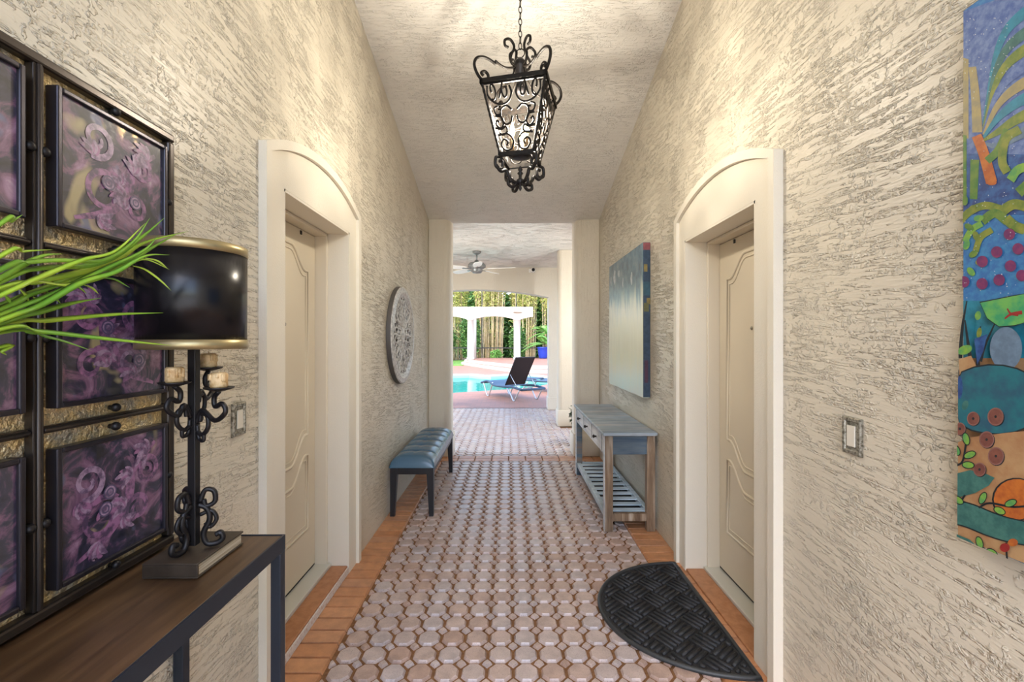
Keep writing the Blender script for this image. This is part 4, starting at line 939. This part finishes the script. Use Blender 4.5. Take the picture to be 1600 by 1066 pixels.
b_ = MB(); b_.box((BX0 + .008, BY0 + .008, .345), (BX1 - .008, BY1 - .008, .402)); bput(b_, 'frame', M['blackwood'], bevel=.004)
for x0, s1 in ((BX0, 1), (BX1, -1)):
    for y0, s2 in ((BY0, 1), (BY1, -1)):
        b_ = MB(); w0, w1 = .056, .036
        lo_ = [(x0, y0), (x0 + s1 * w1, y0), (x0 + s1 * w1, y0 + s2 * w1), (x0, y0 + s2 * w1)]; up_ = [(x0, y0), (x0 + s1 * w0, y0), (x0 + s1 * w0, y0 + s2 * w0), (x0, y0 + s2 * w0)]
        b_.add([(*p, 0) for p in lo_] + [(*p, .344) for p in up_] + [(*p, .4018) for p in up_], [(3, 2, 1, 0), (0, 1, 5, 4), (1, 2, 6, 5), (2, 3, 7, 6), (3, 0, 4, 7), (4, 5, 9, 8), (5, 6, 10, 9), (6, 7, 11, 10), (7, 4, 8, 11), (8, 9, 10, 11)])
        bput(b_, 'leg', M['blackwood'])

# ------------------------------------------------------------------ round carved medallion, left wall
MYC, MZC, MR = 4.17, 1.502, .440
md = empty('wall_medallion', (WL + .003, MYC, MZC)); tag(md, 'round carved silver medallion with scrolling openwork on left wall above bench', 'wall decoration')
b_ = MB(); b_.lathe([(MR, 0), (MR, .040), (MR - .012, .048), (MR - .022, .044), (MR - .040, .056), (MR - .062, .052), (MR - .070, .040), (MR - .084, .042), (MR - .092, .030), (MR - .095, 0), (MR, 0)], (0, 0, 0), 72, axis='X'); b_.m = [0] * len(b_.f); b_.build('ring', M['silver'], md)
b_ = MB(); b_.lathe([(MR + .0015, 0), (MR + .0015, .038)], (0, 0, 0), 72, axis='X'); b_.f = [f for f in b_.f if len(f) == 4]; b_.m = b_.m[:len(b_.f)]; b_.sm = b_.sm[:len(b_.f)]; b_.build('dark_edge', M['silverdark'], md, recalc=False)
b_ = MB(); RI = MR - .09
def pol(r, a): return Vector((.030, r * math.cos(a), r * math.sin(a)))
for k in range(10):
    a = 2 * math.pi * k / 10; da = 2 * math.pi / 10
    for sg in (1, -1):
        pth = [(.08, 0), (.13, .30 * sg), (.20, .52 * sg), (.27, .34 * sg), (.25, .10 * sg), (.20, .14 * sg), (.205, .28 * sg)]
        b_.tube(cr([pol(r, a + t * da) for r, t in pth], 6), [.0095 - .0045 * i / 36 for i in range(37)], 6)
        pth = [(.27, .34 * sg), (.33, .46 * sg), (RI, .30 * sg), (.355, .12 * sg), (.31, .20 * sg)]
        b_.tube(cr([pol(r, a + t * da) for r, t in pth], 6), .0075, 6)
        c_ = pol(.305, a + .30 * da * sg); b_.ball(c_, .022, 8, sz=(.5, 1, 1))
        c_ = pol(.165, a + .24 * da * sg); b_.ball(c_, .020, 8, sz=(.5, 1, 1))
    b_.tube(cr([pol(.09, a), pol(.18, a + .03), pol(.28, a - .03), pol(RI + .01, a)], 6), [.006 + .008 * math.sin(3.14 * i / 18) for i in range(19)], 6)
    b_.ball(pol(.345, a), .028, 8, sz=(.5, 1, 1)); b_.ball(pol(.235, a), .024, 8, sz=(.5, .8, 1))
b_.build('openwork', M['silver'], md)
b_ = MB(); b_.lathe([(0, .001), (RI + .004, .001), (RI + .004, .004), (0, .004)], (0, 0, 0), 48, axis='X'); b_.build('openwork_shade_disc', M['silverdark'], md)  # dark disc added to give the shadowed gaps of the openwork as colour
b_ = MB(); b_.lathe([(0, .048), (.02, .046), (.03, .036), (.055, .042), (.075, .038), (.082, .02), (.082, .005), (0, .005)], (0, 0, 0), 28, axis='X'); b_.build('rosette', M['silver'], md)

# ------------------------------------------------------------------ half round doormat at the right door
MXE, MYC2, MA, MB_ = WR - .050, 2.440, .515, .590
mt = empty('doormat', (MXE, MYC2, 0)); tag(mt, 'black half round ribbed rubber doormat in front of the right door', 'doormat')
def half(sc_a, sc_b, off, n=48): return [(-off - (sc_b) * math.sin(math.pi * k / n), -sc_a * math.cos(math.pi * k / n)) for k in range(n + 1)]
b_ = MB(); b_.prism(half(MA, MB_, 0), .0005, .007, 'Z'); b_.build('base', M['rubber'], mt)
b_ = MB(); pts = half(MA - .012, MB_ - .012, .010); b_.tube([(x, y, .008) for x, y in pts] , .011, 8, closed=True, flat=(0, 0, 1)); b_.build('raised_rim', M['rim'], mt)
b_ = MB(); IA, IB = MA - .036, MB_ - .036
def inside(x, y): return x < -.030 and ((x + .012) / IB) ** 2 + (y / IA) ** 2 < 1
T_ = .118; ca, sa = math.cos(R(38)), math.sin(R(38))
for i in range(-12, 12):
    for j in range(-12, 12):
        for k in range(4):
            o = (k + .5) / 4 * T_
            if (i + j) % 2: p0, p1 = (i * T_ + .005, j * T_ + o), ((i + 1) * T_ - .005, j * T_ + o)
            else: p0, p1 = (i * T_ + o, j * T_ + .005), (i * T_ + o, (j + 1) * T_ - .005)
            smp = []
            for q in range(13):
                t = q / 12; x, y = p0[0] + (p1[0] - p0[0]) * t, p0[1] + (p1[1] - p0[1]) * t
                X_, Y_ = x * ca - y * sa - .28, x * sa + y * ca
                if inside(X_, Y_): smp.append((X_, Y_))
            if len(smp) > 2: b_.tube([(x, y, .008) for x, y in (smp[0], smp[len(smp) // 2], smp[-1])], .0092, 6, flat=(0, 0, 1))
b_.build('ribs', M['rubber'], mt)

# ------------------------------------------------------------------ lanai: ceiling fan, camera, potted shrub
FX, FY = -.565, 7.86
fan = empty('ceiling_fan', (FX, FY, 3.0)); tag(fan, 'grey ceiling fan with five white blades in the covered patio', 'fan')
b_ = MB(); b_.lathe([(0, -.002), (.075, -.002), (.070, -.03), (.03, -.055), (0, -.055)], (0, 0, 0), 24); b_.build('canopy', M['fangrey'], fan)
b_ = MB(); b_.lathe([(.013, -.05), (.013, -.16)], (0, 0, 0), 12); b_.build('downrod', M['fangrey'], fan)
b_ = MB(); b_.lathe([(0, -.15), (.03, -.155), (.05, -.185), (.12, -.20), (.155, -.235), (.155, -.275), (.12, -.30), (.10, -.315), (.105, -.345), (.07, -.375), (0, -.385)], (0, 0, 0), 32); b_.build('motor', M['fangrey'], fan)
for k in range(5):
    mm = Matrix.Rotation(R(-12 + 72 * k), 4, 'Z') @ Matrix.Translation((0, 0, -.30)) @ Matrix.Rotation(R(12), 4, 'X')
    b_ = MB(); ol = [(.20, -.05), (.30, -.070), (.50, -.078), (.64, -.066), (.68, -.03), (.68, .03), (.64, .066), (.50, .078), (.30, .070), (.20, .05)]
    b_.prism(ol, -.004, .004, 'Z', mat=mm); bl = b_.build('blade', M['white'], fan)
    b_ = MB(); b_.box((.10, -.016, -.012), (.26, .016, -.0045), mat=mm); b_.build('blade_iron', M['fangrey'], bl)
sc_ = empty('security_camera', (.475, 9.58, 2.93)); tag(sc_, 'small white security camera on the beam over the patio arch', 'camera')
b_ = MB(); b_.box((-.07, -.025, -.035), (.07, 0, .045)); b_.build('mount', M['white'], sc_, bevel=.006)
b_ = MB(); b_.lathe([(0, -.15), (.045, -.15), (.05, -.14), (.05, -.03), (0, -.025)], (.02, 0, 0), 16, axis='Y'); b_.build('housing', M['white'], sc_)
b_ = MB(); b_.lathe([(0, -.156), (.034, -.156), (.034, -.1505), (0, -.1505)], (.02, 0, 0), 16, axis='Y'); b_.build('lens', M['black'], sc_)
def leaf_cloud(n, c, rad, L, W, seed, flat=.0):
    """n diamond leaves in an ellipsoid."""
    rg = random.Random(seed); mb = MB()
    for _ in range(n):
        while True:
            p = Vector((rg.uniform(-1, 1), rg.uniform(-1, 1), rg.uniform(-1, 1)))
            if .25 < p.length < 1: break
        p = Vector((c[0] + p.x * rad[0], c[1] + p.y * rad[1], c[2] + p.z * rad[2]))
        d = Vector((rg.gauss(0, 1), rg.gauss(0, 1), rg.gauss(0, .7) - flat)).normalized(); s_ = d.orthogonal().normalized(); s_ = (Matrix.Rotation(rg.uniform(0, 6.28), 3, d) @ s_)
        l_ = L * rg.uniform(.6, 1.3); w_ = W * rg.uniform(.7, 1.2); nn = d.cross(s_) * w_ * .3
        mb.add([p, p + d * l_ * .4 + s_ * w_ + nn, p + d * l_, p + d * l_ * .4 - s_ * w_ + nn], [(0, 1, 2), (0, 2, 3)])
    return mb
po = empty('potted_shrub', (1.03, 6.42, 0)); tag(po, 'small dark leafy shrub in a pot peeking from behind the right pillar', 'plant')
b_ = MB(); b_.lathe([(0, 0.001), (.10, .001), (.13, .12), (.15, .24), (.145, .25), (.12, .22), (0, .21)], (0, 0, 0), 24); b_.build('pot', M['cage'], po)
leaf_cloud(700, (0, 0, .40), (.17, .17, .17), .06, .015, 5).build('foliage', M['darkleaf'], po, recalc=False)
b_ = MB(); b_.tube([(0, 0, .2), (.01, 0, .45)], .012, 6); b_.build('stem', M['trunk'], po)

# ------------------------------------------------------------------ outside ground: deck with pool cut out, lawn, planting bed
POOL = [(-6.0, 10.15), (-1.60, 12.71), (-.32, 13.46), (.75, 14.25), (1.5, 15.6), (1.6, 17.4), (.9, 18.75), (0, 19.0), (-.75, 18.4), (-1.25, 18.55), (-1.7, 19.15), (-2.4, 18.95), (-6.0, 18.8)]
def holed(name, outer, hole, z, mat):
    bm = bmesh.new(); ed = []
    for lp_ in (outer, hole):
        vv = [bm.verts.new((x, y, z)) for x, y in lp_]
        for i in range(len(vv)): ed.append(bm.edges.new((vv[i], vv[(i + 1) % len(vv)])))
    bmesh.ops.triangle_fill(bm, edges=ed, use_beauty=True, use_dissolve=False)
    for f in bm.faces:
        if f.normal.z < 0: f.normal_flip()
    me = bpy.data.meshes.new(name); bm.to_mesh(me); bm.free(); me.materials.append(mat)
    o = bpy.data.objects.new(name, me); COL.objects.link(o); return struct(o)
holed('pool_deck', [(-14, 9.83), (14, 9.83), (14, 31), (-2.75, 31), (-2.75, 26.5), (-14, 26.5)], POOL, 0, M['deck'])
def offset_poly(poly, d):
    n = len(poly); out = []
    for i in range(n):
        a, b, c_ = Vector(poly[i - 1]), Vector(poly[i]), Vector(poly[(i + 1) % n]); e1 = (b - a).normalized(); e2 = (c_ - b).normalized()
        n1 = Vector((e1.y, -e1.x)); n2 = Vector((e2.y, -e2.x)); m_ = (n1 + n2); m_ = m_.normalized() / max(.4, m_.normalized().dot(n1)); out.append(tuple(b + m_ * d))
    return out
b_ = MB(); inn = POOL; n_ = len(inn)
b_.add([(x, y, 0) for x, y in inn] + [(x, y, -1.2) for x, y in inn], [(i, (i + 1) % n_, n_ + (i + 1) % n_, n_ + i) for i in range(n_)] + [tuple(range(2 * n_ - 1, n_ - 1, -1))])
struct(b_.build('pool_basin', M['poolbed']))
o_ = MB(); A_ = offset_poly(POOL, .0); B_ = offset_poly(POOL, .30)
if abs(B_[2][1]) > abs(A_[2][1]): B_ = offset_poly(POOL, -.30)
o_ = MB(); B1, B2 = offset_poly(POOL, .34), offset_poly(POOL, -.34)
def area(p): return abs(sum(p[i][0] * p[(i + 1) % len(p)][1] - p[(i + 1) % len(p)][0] * p[i][1] for i in range(len(p))))
B_ = B1 if area(B1) > area(B2) else B2
far_idx = [5, 6, 7, 8, 9, 10, 11, 12]
for a, b2 in zip(far_idx[:-1], far_idx[1:]):
    q = [POOL[a], POOL[b2], B_[b2], B_[a]]
    o_.prism(q, .0005, .045, 'Z')
struct(o_.build('pool_coping', M['coping']))
b_ = MB(); b_.add([(x, y, -.10) for x, y in POOL], [tuple(range(len(POOL)))]); wt = b_.build('pool_water', M['water'], recalc=False); tag(wt, 'turquoise swimming pool water rippling beyond the patio', 'water', kind='stuff')
b_ = MB(); b_.box((-30, 26.5, -.1), (-2.75, 34, .02)); g_ = b_.build('lawn', M['grass']); struct(g_)
b_ = MB(); b_.box((-40, 31.0, -.12), (40, 60, .01)); b_.box((-40, 26.5, -.14), (-30, 60, .0)); struct(b_.build('planting_bed', M['soil']))
b_ = MB(); b_.box((-60, -60, -1.5), (60, 90, -1.3)); struct(b_.build('ground', M['soil']))
# raised terrace, two steps with pale nosings
LOW = [(-2.97, 28.0), (-2.25, 26.3), (-1.35, 24.2), (-.45, 22.2), (.1, 21.0), (.7, 20.5), (1.65, 20.3), (4, 20.3), (9, 20.6), (9, 30.9), (-2.97, 30.9)]
UPP = [(-2.80, 28.2), (-2.05, 26.6), (-1.15, 24.7), (-.25, 22.9), (.25, 21.9), (.8, 21.4), (1.7, 21.2), (4, 21.2), (8.9, 21.5), (8.9, 30.85), (-2.80, 30.85)]
for nm, pl_, z0, z1 in (('terrace_step', LOW, .001, .15), ('terrace', UPP, .151, .30)):
    b_ = MB(); b_.prism(pl_, z0, z1 - .012, 'Z', 0); inn = [((x - 3) * .985 + 3, (y - 26) * .985 + 26) for x, y in pl_]
    b_.add([(x, y, z1) for x, y in inn], [tuple(range(len(inn)))], 1)
    n_ = len(pl_); b_.add([(x, y, z1 - .012) for x, y in pl_] + [(x, y, z1) for x, y in inn], [(i, (i + 1) % n_, n_ + (i + 1) % n_, n_ + i) for i in range(n_)], 0)
    b_.f = b_.f; struct(b_.build(nm, [M['coping'], M['deck']]))
# ------------------------------------------------------------------ pergola
GY = 27.7; KS = GY / FPX
pg = empty('pergola', (-1, GY, .30)); tag(pg, 'white pergola with arched beam on round columns beyond the pool', 'pergola')
cols = [-2.37 - 2.84, -2.37, .47]
zc0 = 2.72
for i, x in enumerate(cols):
    zb_ = .30 if x > -3 else .02
    b_ = MB(); b_.lathe([(0, zb_ - .30), (.235, zb_ - .30), (.235, zb_ - .16), (.20, zb_ - .12), (.195, 2.42 - .0), (.24, 2.44), (.24, 2.475), (0, 2.475)], (x + 1, 0, -.0), 28)
    b_.v = [(p[0], p[1], p[2] - 0.0) for p in b_.v]; b_.build('column', M['cream'], pg)
def beam_profile(x0, x1):
    pts = [(x0, 2.77)]
    spans = [(-8.2, -5.21)] + [(-5.21, -2.37), (-2.37, .47), (.47, 3.3)]
    for a, b2 in spans:
        a2, b3 = a + .22, b2 - .22
        for k in range(13):
            t = k / 12; x = a2 + (b3 - a2) * t
            if x0 + .02 < x < x1 - .02: pts.append((x, 2.77 + .19 * math.sin(math.pi * t) ** .8))
    pts += [(x1, pts[-1][1]), (x1, 3.52), (x0, 3.52)]; return pts
b_ = MB(); b_.prism([(x + 1, z - .30) for x, z in beam_profile(-7.5, 1.42)], -.16, .16, 'Y'); b_.build('beam', M['cream'], pg)
for k in range(9):
    x = -6.6 + k * 1.0; b_ = MB(); b_.box((x + 1 - .05, .165, 3.04), (x + 1 + .05, 2.6, 3.20)); b_.build('rafter', M['cream'], pg)
for x in cols:
    b_ = MB(); zb_ = .30 if x > -3 else .02; b_.lathe([(0, zb_ - .30), (.19, zb_ - .30), (.19, 3.03), (0, 3.03)], (x + 1, 2.3, 0), 16); b_.build('column', M['cream'], pg)
fl_ = empty('flood_light', (.49, GY - .162, 3.30)); tag(fl_, 'small grey floodlight box on the white pergola beam', 'lamp')
b_ = MB(); b_.box((-.28, -.22, -.11), (.28, -.001, .10)); b_.build('housing', M['coping'], fl_, bevel=.02)
b_ = MB(); b_.box((-.24, -.2225, -.08), (.24, -.2203, .02)); b_.build('lens', M['pewter'], fl_)

# ------------------------------------------------------------------ screen enclosure
cgroof = [-7.26, -5.2, -3.14, -1.07, 1.0, 3.06]
cg = empty('pool_screen_frame', (0, 31.4, 0)); tag(cg, 'dark bronze screen enclosure frame behind the pergola', 'screen frame')
for k in range(7):
    x = -6.62 + 2.36 * k; b_ = MB(); b_.box((x - .03, -.03, .012), (x + .03, .03, 6.2)); b_.build('post', M['cage'], cg)
for x in cgroof:
    b_ = MB(); b_.box((x - .05, -11.4, 6.21), (x + .05, .03, 6.33)); b_.build('roof_beam', M['cage'], cg)
for z in (.97, 6.17):
    b_ = MB(); b_.box((-9, -.034, z - .035), (9, .034, z + .035)); b_.build('rail', M['cage'], cg)

# ------------------------------------------------------------------ loungers
def make_lounger(flat=False):
    r = empty('sun_lounger', (0, 0, 0)); w = .34
    ctrl = [(-.95, .30), (-.55, .335), (-.1, .315), (.30, .32), (.62, .40), (.95, .335)]
    c_ = cr([(x, 0, z) for x, z in ctrl], 8)
    for y in (-w, w):
        f_ = MB(); f_.tube([p + Vector((0, y, 0)) for p in c_], .030, 8); f_.build('side_rail', M['lounge'], r)
    for x in (-.95, .95):
        f_ = MB(); z = .30 if x < 0 else .335; f_.tube([(x, -w, z), (x, w, z)], .026, 8); f_.build('end_rail', M['lounge'], r)
    seat = [p for p in c_ if p.x > -.12]; b_ = MB(); vs = []
    for p in seat: vs += [(p.x, -w + .02, p.z + .012), (p.x, w - .02, p.z + .012), (p.x, w - .02, p.z - .004), (p.x, -w + .02, p.z - .004)]
    n_ = len(seat); fs = [(0, 1, 2, 3), (4 * n_ - 1, 4 * n_ - 2, 4 * n_ - 3, 4 * n_ - 4)]
    for i in range(n_ - 1):
        for k in range(4): fs.append((4 * i + k, 4 * i + (k + 1) % 4, 4 * i + 4 + (k + 1) % 4, 4 * i + 4 + k))
    b_.add(vs, fs); b_.build('seat_sling', M['lounge'], r)
    b_ = MB(); a, e = Vector((-.16, 0, .35)), (Vector((-.93, 0, .345)) if flat else Vector((-.62, 0, 1.05))); d = (e - a).normalized(); nrm = Vector((d.z, 0, -d.x))
    pts = []
    for t in (0, 1):
        p = a + (e - a) * t
        for s1 in (-1, 1):
            for s2 in (-1, 1): pts.append(p + Vector((0, s1 * (w - .07), 0)) + nrm * .012 * s2)
    b_.add(pts, [(0, 1, 3, 2), (4, 6, 7, 5), (0, 4, 5, 1), (2, 3, 7, 6), (0, 2, 6, 4), (1, 5, 7, 3)]); back = b_.build('backrest', M['lounge' if flat else 'loungedark'], r, bevel=.008)
    b_ = MB(); b_.tube([a + Vector((0, -w + .06, 0)), e + Vector((0, -w + .06, 0)), e + Vector((0, w - .06, 0)), a + Vector((0, w - .06, 0))], .018, 8); b_.build('backrest_frame', M['loungedark'], back)
    for y in (() if flat else (-w + .06, w - .06)):
        b_ = MB(); m_ = a + (e - a) * .42; b_.tube([m_ + Vector((-.02, y, -.02)), Vector((-.66, y, .335))], .010, 6); b_.build('back_prop', M['alu'], r)
    for x in (-.62, .60):
        for y in (-w, w):
            zt_ = .30 if x < 0 else .385
            b_ = MB(); b_.tube(cr([(x - .24, y, zt_), (x - .06, y, .05), (x - .02, y, .016), (x + .02, y, .016), (x + .06, y, .05), (x + .24, y, zt_ - .02)], 4), .016, 8); b_.build('leg', M['alu'], r)
    return r
l1 = make_lounger(); ang = math.atan2(.835, -.55)
l1.location = (.05, 11.62, 0); l1.rotation_euler.z = ang
tag(l1, 'sun lounger with raised dark backrest standing nearest, beside the pool', 'sun lounger', 'patio loungers')
l2 = make_lounger(True); l2.location = (1.02, 13.15, 0); l2.rotation_euler.z = R(-28)
tag(l2, 'sun lounger half hidden behind the arch jamb, past the raised backrest', 'sun lounger', 'patio loungers')

# ------------------------------------------------------------------ planting: blue pot, bamboo, shrubs, palm
bp = empty('blue_pot', (2.20, 29.8, .30)); tag(bp, 'large glazed cobalt blue pot on the brick terrace', 'pot')
b_ = MB(); b_.lathe([(0, .002), (.24, .002), (.28, .10), (.34, .45), (.37, .66), (.40, .70), (.40, .75), (.36, .76), (.33, .70), (0, .66)], (0, 0, 0), 28); b_.build('pot_body', M['bluepot'], bp)
def fan_palm(loc, H, nf, L, label, seed, name='palm_plant'):
    r = empty(name, loc); tag(r, label, 'plant'); rg = random.Random(seed)
    b_ = MB(); b_.tube([(0, 0, 0), (.05, 0, H * .5), (0, 0, H)], [.10, .08, .06], 8); b_.build('trunk', M['trunk'], r)
    for k in range(nf):
        a = 2.399 * k; el = rg.uniform(.2, 1.3); mb = MB(); pts = []
        for i in range(9):
            t = i / 8; rr_ = L * t * math.cos(el * (1 - .25 * t)); zz = H + L * t * math.sin(el) - L * .55 * t * t
            pts.append(Vector((rr_ * math.cos(a), rr_ * math.sin(a), zz)))
        mb.tube(pts, [.018 - .0018 * i for i in range(9)], 5)
        sd_ = Vector((-math.sin(a), math.cos(a), 0))
        for i in range(1, 33):
            t = i / 32 * 8; q = min(7, int(t)); p = pts[q] + (pts[q + 1] - pts[q]) * (t - q); d = (pts[q + 1] - pts[q]).normalized()
            for s_ in (-1, 1):
                ll = L * .34 * math.sin(min(1, i / 10) * 1.5) * (1.05 - i / 40); tip = p + (sd_ * s_ * .8 + d * .7 + Vector((0, 0, -.25))).normalized() * ll; mid = (p + tip) / 2 + d * .02 + Vector((0, 0, .03))
                mb.add([p, mid + d * .022, tip, mid - d * .022], [(0, 1, 2), (0, 2, 3)])
        mb.build('frond', M['frond'], r, recalc=False)
    return r
fan_palm((2.28, 29.8, .965), .25, 11, 1.5, 'spiky green palm growing up from the cobalt blue pot', 4)
fan_palm((2.75, 33.0, .01), 2.0, 15, 1.5, 'tall green palm standing behind the blue pot', 9, 'palm_tree')
# bamboo clumps, every culm its own part
rg = random.Random(11)
culm_meshes = []
for k in range(9):
    mb = MB(); H = 8.2 + .5 * (k % 4); lean = rg.uniform(.15, 1.0); wob = rg.uniform(-.2, .2); pts = []; rad_ = []
    rb = rg.uniform(.024, .040)
    for i in range(37):
        t = i / 36; pts.append((lean * t ** 1.8, wob * math.sin(t * 2.6), H * t)); rad_.append(rb * (1 - .75 * t) * (1.14 if i % 3 == 0 else 1.))
    mb.tube(pts, rad_, 6); o = mb.build('culm', M['culm%d' % (k % 3)]); culm_meshes.append(o.data); bpy.data.objects.remove(o)
clumps = [((-1.6, 35.0), 70, 'thick tan bamboo clump in the middle, right behind the left pergola bay'), ((1.1, 35.2), 44, 'thick tan bamboo clump rising just behind the right pergola column'),
          ((-4.3, 35.2), 20, 'bamboo clump furthest left behind the dense green shrubs'), ((3.5, 35.4), 22, 'bamboo clump rising behind the blue pot and palm'), ((6.2, 35.6), 16, 'bamboo clump furthest right, mostly behind the arch jamb')]
for ci, ((cx, cy), nculm, lab) in enumerate(clumps):
    r = empty('bamboo_clump', (cx, cy, .01)); tag(r, lab, 'bamboo', 'bamboo behind the pool')
    for k in range(nculm):
        o = bpy.data.objects.new('culm', culm_meshes[(k * 5 + ci) % 9]); COL.objects.link(o); o.parent = r
        a = rg.uniform(0, 6.28); d = (1.15 if ci == 0 else .9) * math.sqrt(rg.random()); o.location = (d * math.cos(a), d * .7 * math.sin(a), 0); o.rotation_euler.z = a + rg.uniform(-.5, .5); s_ = rg.uniform(.8, 1.12); o.scale = (s_, s_, s_)
    lf = leaf_cloud(4600, (0, 0, 5.7), (1.2, 1.1, 2.8), .30, .030, 20 + ci, .5)
    l2_ = leaf_cloud(450 if ci < 2 else 1100, (0, 0, 2.6), (1.1, .9, 1.9), .24, .022, 40 + ci, .5); lf.add(l2_.v, l2_.f)
    o = lf.build('foliage', M['bambooleaf'], r, recalc=False); o['kind'] = 'stuff'
def shrub(loc, rad, n, L, label, seed, mat='shrubleaf', cat='shrub', nm='shrub'):
    r = empty(nm, loc); tag(r, label, cat)
    b_ = MB(); b_.tube([(0, 0, 0), (.1, 0, rad[2] * .7), (0, .05, rad[2] * 1.3)], [.08, .06, .03], 7)
    for k in range(5): a = k * 1.25; b_.tube([(.05, 0, rad[2] * .5), (rad[0] * .6 * math.cos(a), rad[1] * .6 * math.sin(a), rad[2] * 1.2)], [.04, .015], 5)
    b_.build('stem', M['trunk'], r)
    leaf_cloud(n, (0, 0, rad[2] * 1.02), rad, L, L * .22, seed).build('foliage', M[mat], r, recalc=False); return r
shrub((-4.95, 32.9, .02), (1.1, .75, 1.4), 4200, .20, 'dense green shrub left of the left pergola column', 51)
shrub((-2.85, 33.0, .01), (.75, .7, 1.9), 3600, .22, 'tall green shrub behind the left pergola column', 52)
shrub((.6, 32.9, .01), (.6, .6, 1.3), 3200, .18, 'green shrub between the right pergola column and the blue pot', 53)
shrub((5.2, 33.0, .01), (.95, .8, 1.9), 3800, .22, 'bushy green shrub on the far right behind the blue pot', 54)
shrub((-.95, 32.3, .01), (.4, .3, .42), 700, .16, 'low bright green shrub at the foot of the bamboo', 55, 'frond')
for k, (x, y, h, lab) in enumerate(((-9.0, 43, 5.5, 'broad dark tree at the far left behind the bamboo'), (-3.0, 43, 5.8, 'broad dark tree behind the left bamboo clump'), (3.0, 43, 5.6, 'broad dark tree in the middle behind the bamboo'), (9.0, 43, 5.5, 'broad dark tree at the far right behind the bamboo'))):
    shrub((x, y, .01), (2.5, 2.0, h), 9000, .50, lab, 60 + k, 'shrubleaf', 'tree', 'tree')

hd = empty('hedge', (0, 39.5, .01)); tag(hd, 'tall dense green hedge closing the view behind the bamboo', 'hedge')
leaf_cloud(16000, (0, 0, 2.6), (9.5, .9, 3.0), .55, .11, 77).build('foliage', M['shrubleaf'], hd, recalc=False)
b_ = MB()
for k in range(12): b_.tube([(-8.8 + 1.6 * k, 0, 0), (-8.7 + 1.6 * k, .1, 1.6), (-8.8 + 1.6 * k, 0, 3.2)], [.07, .05, .02], 6)
b_.build('stem', M['trunk'], hd)
# added unseen lanterns to brighten the patio ceiling, one each side of the passage
def patio_fill_lantern(x, label):
    r = empty('added_fill_lantern', (x, ENDY + .002, 1.95)); tag(r, label, 'lantern', 'added patio fill lanterns')
    b_ = MB(); b_.box((-.06, 0, -.10), (.06, .018, .10)); b_.tube([(0, .018, .06), (0, .09, .10), (0, .14, .07)], .008, 8); b_.build('wall_plate', M['iron'], r, bevel=.004)
    b_ = MB(); b_.lathe([(0, .075), (.02, .07), (.085, .02), (.085, .012), (0, .012)], (0, .14, 0), 4); b_.build('cap', M['iron'], r)
    b_ = MB(); b_.lathe([(.075, .010), (.055, -.20)], (0, .14, 0), 4, smooth=False); b_.f = [f for f in b_.f if len(f) == 4][:4]; b_.m = b_.m[:4]; b_.sm = b_.sm[:4]; b_.build('glass_shade', M['glass'], r, recalc=False)
    b_ = MB(); b_.lathe([(0, -.225), (.04, -.215), (.060, -.201), (.060, -.195), (0, -.195)], (0, .14, 0), 4); ba = b_.build('base', M['iron'], r)
    b_ = MB(); b_.lathe([(0, -.195), (.012, -.19), (.022, -.14), (.018, -.10), (0, -.08)], (0, .14, 0), 12); bo = b_.build('bulb', M['bulb'], ba)
    ld = bpy.data.lights.new('patio_fill_light', 'POINT'); ld.energy = PATIO_FILL_W; ld.color = (1., .97, .92); ld.shadow_soft_size = .025
    lo = bpy.data.objects.new('patio_fill_light', ld); COL.objects.link(lo); lo.parent = bo; lo.location = (0, .14, -.05)
patio_fill_lantern(-1.75, 'black lantern added out of view to brighten the patio, left of the passage end')
patio_fill_lantern(1.85, 'black lantern added out of view to brighten the patio, right of the passage end')
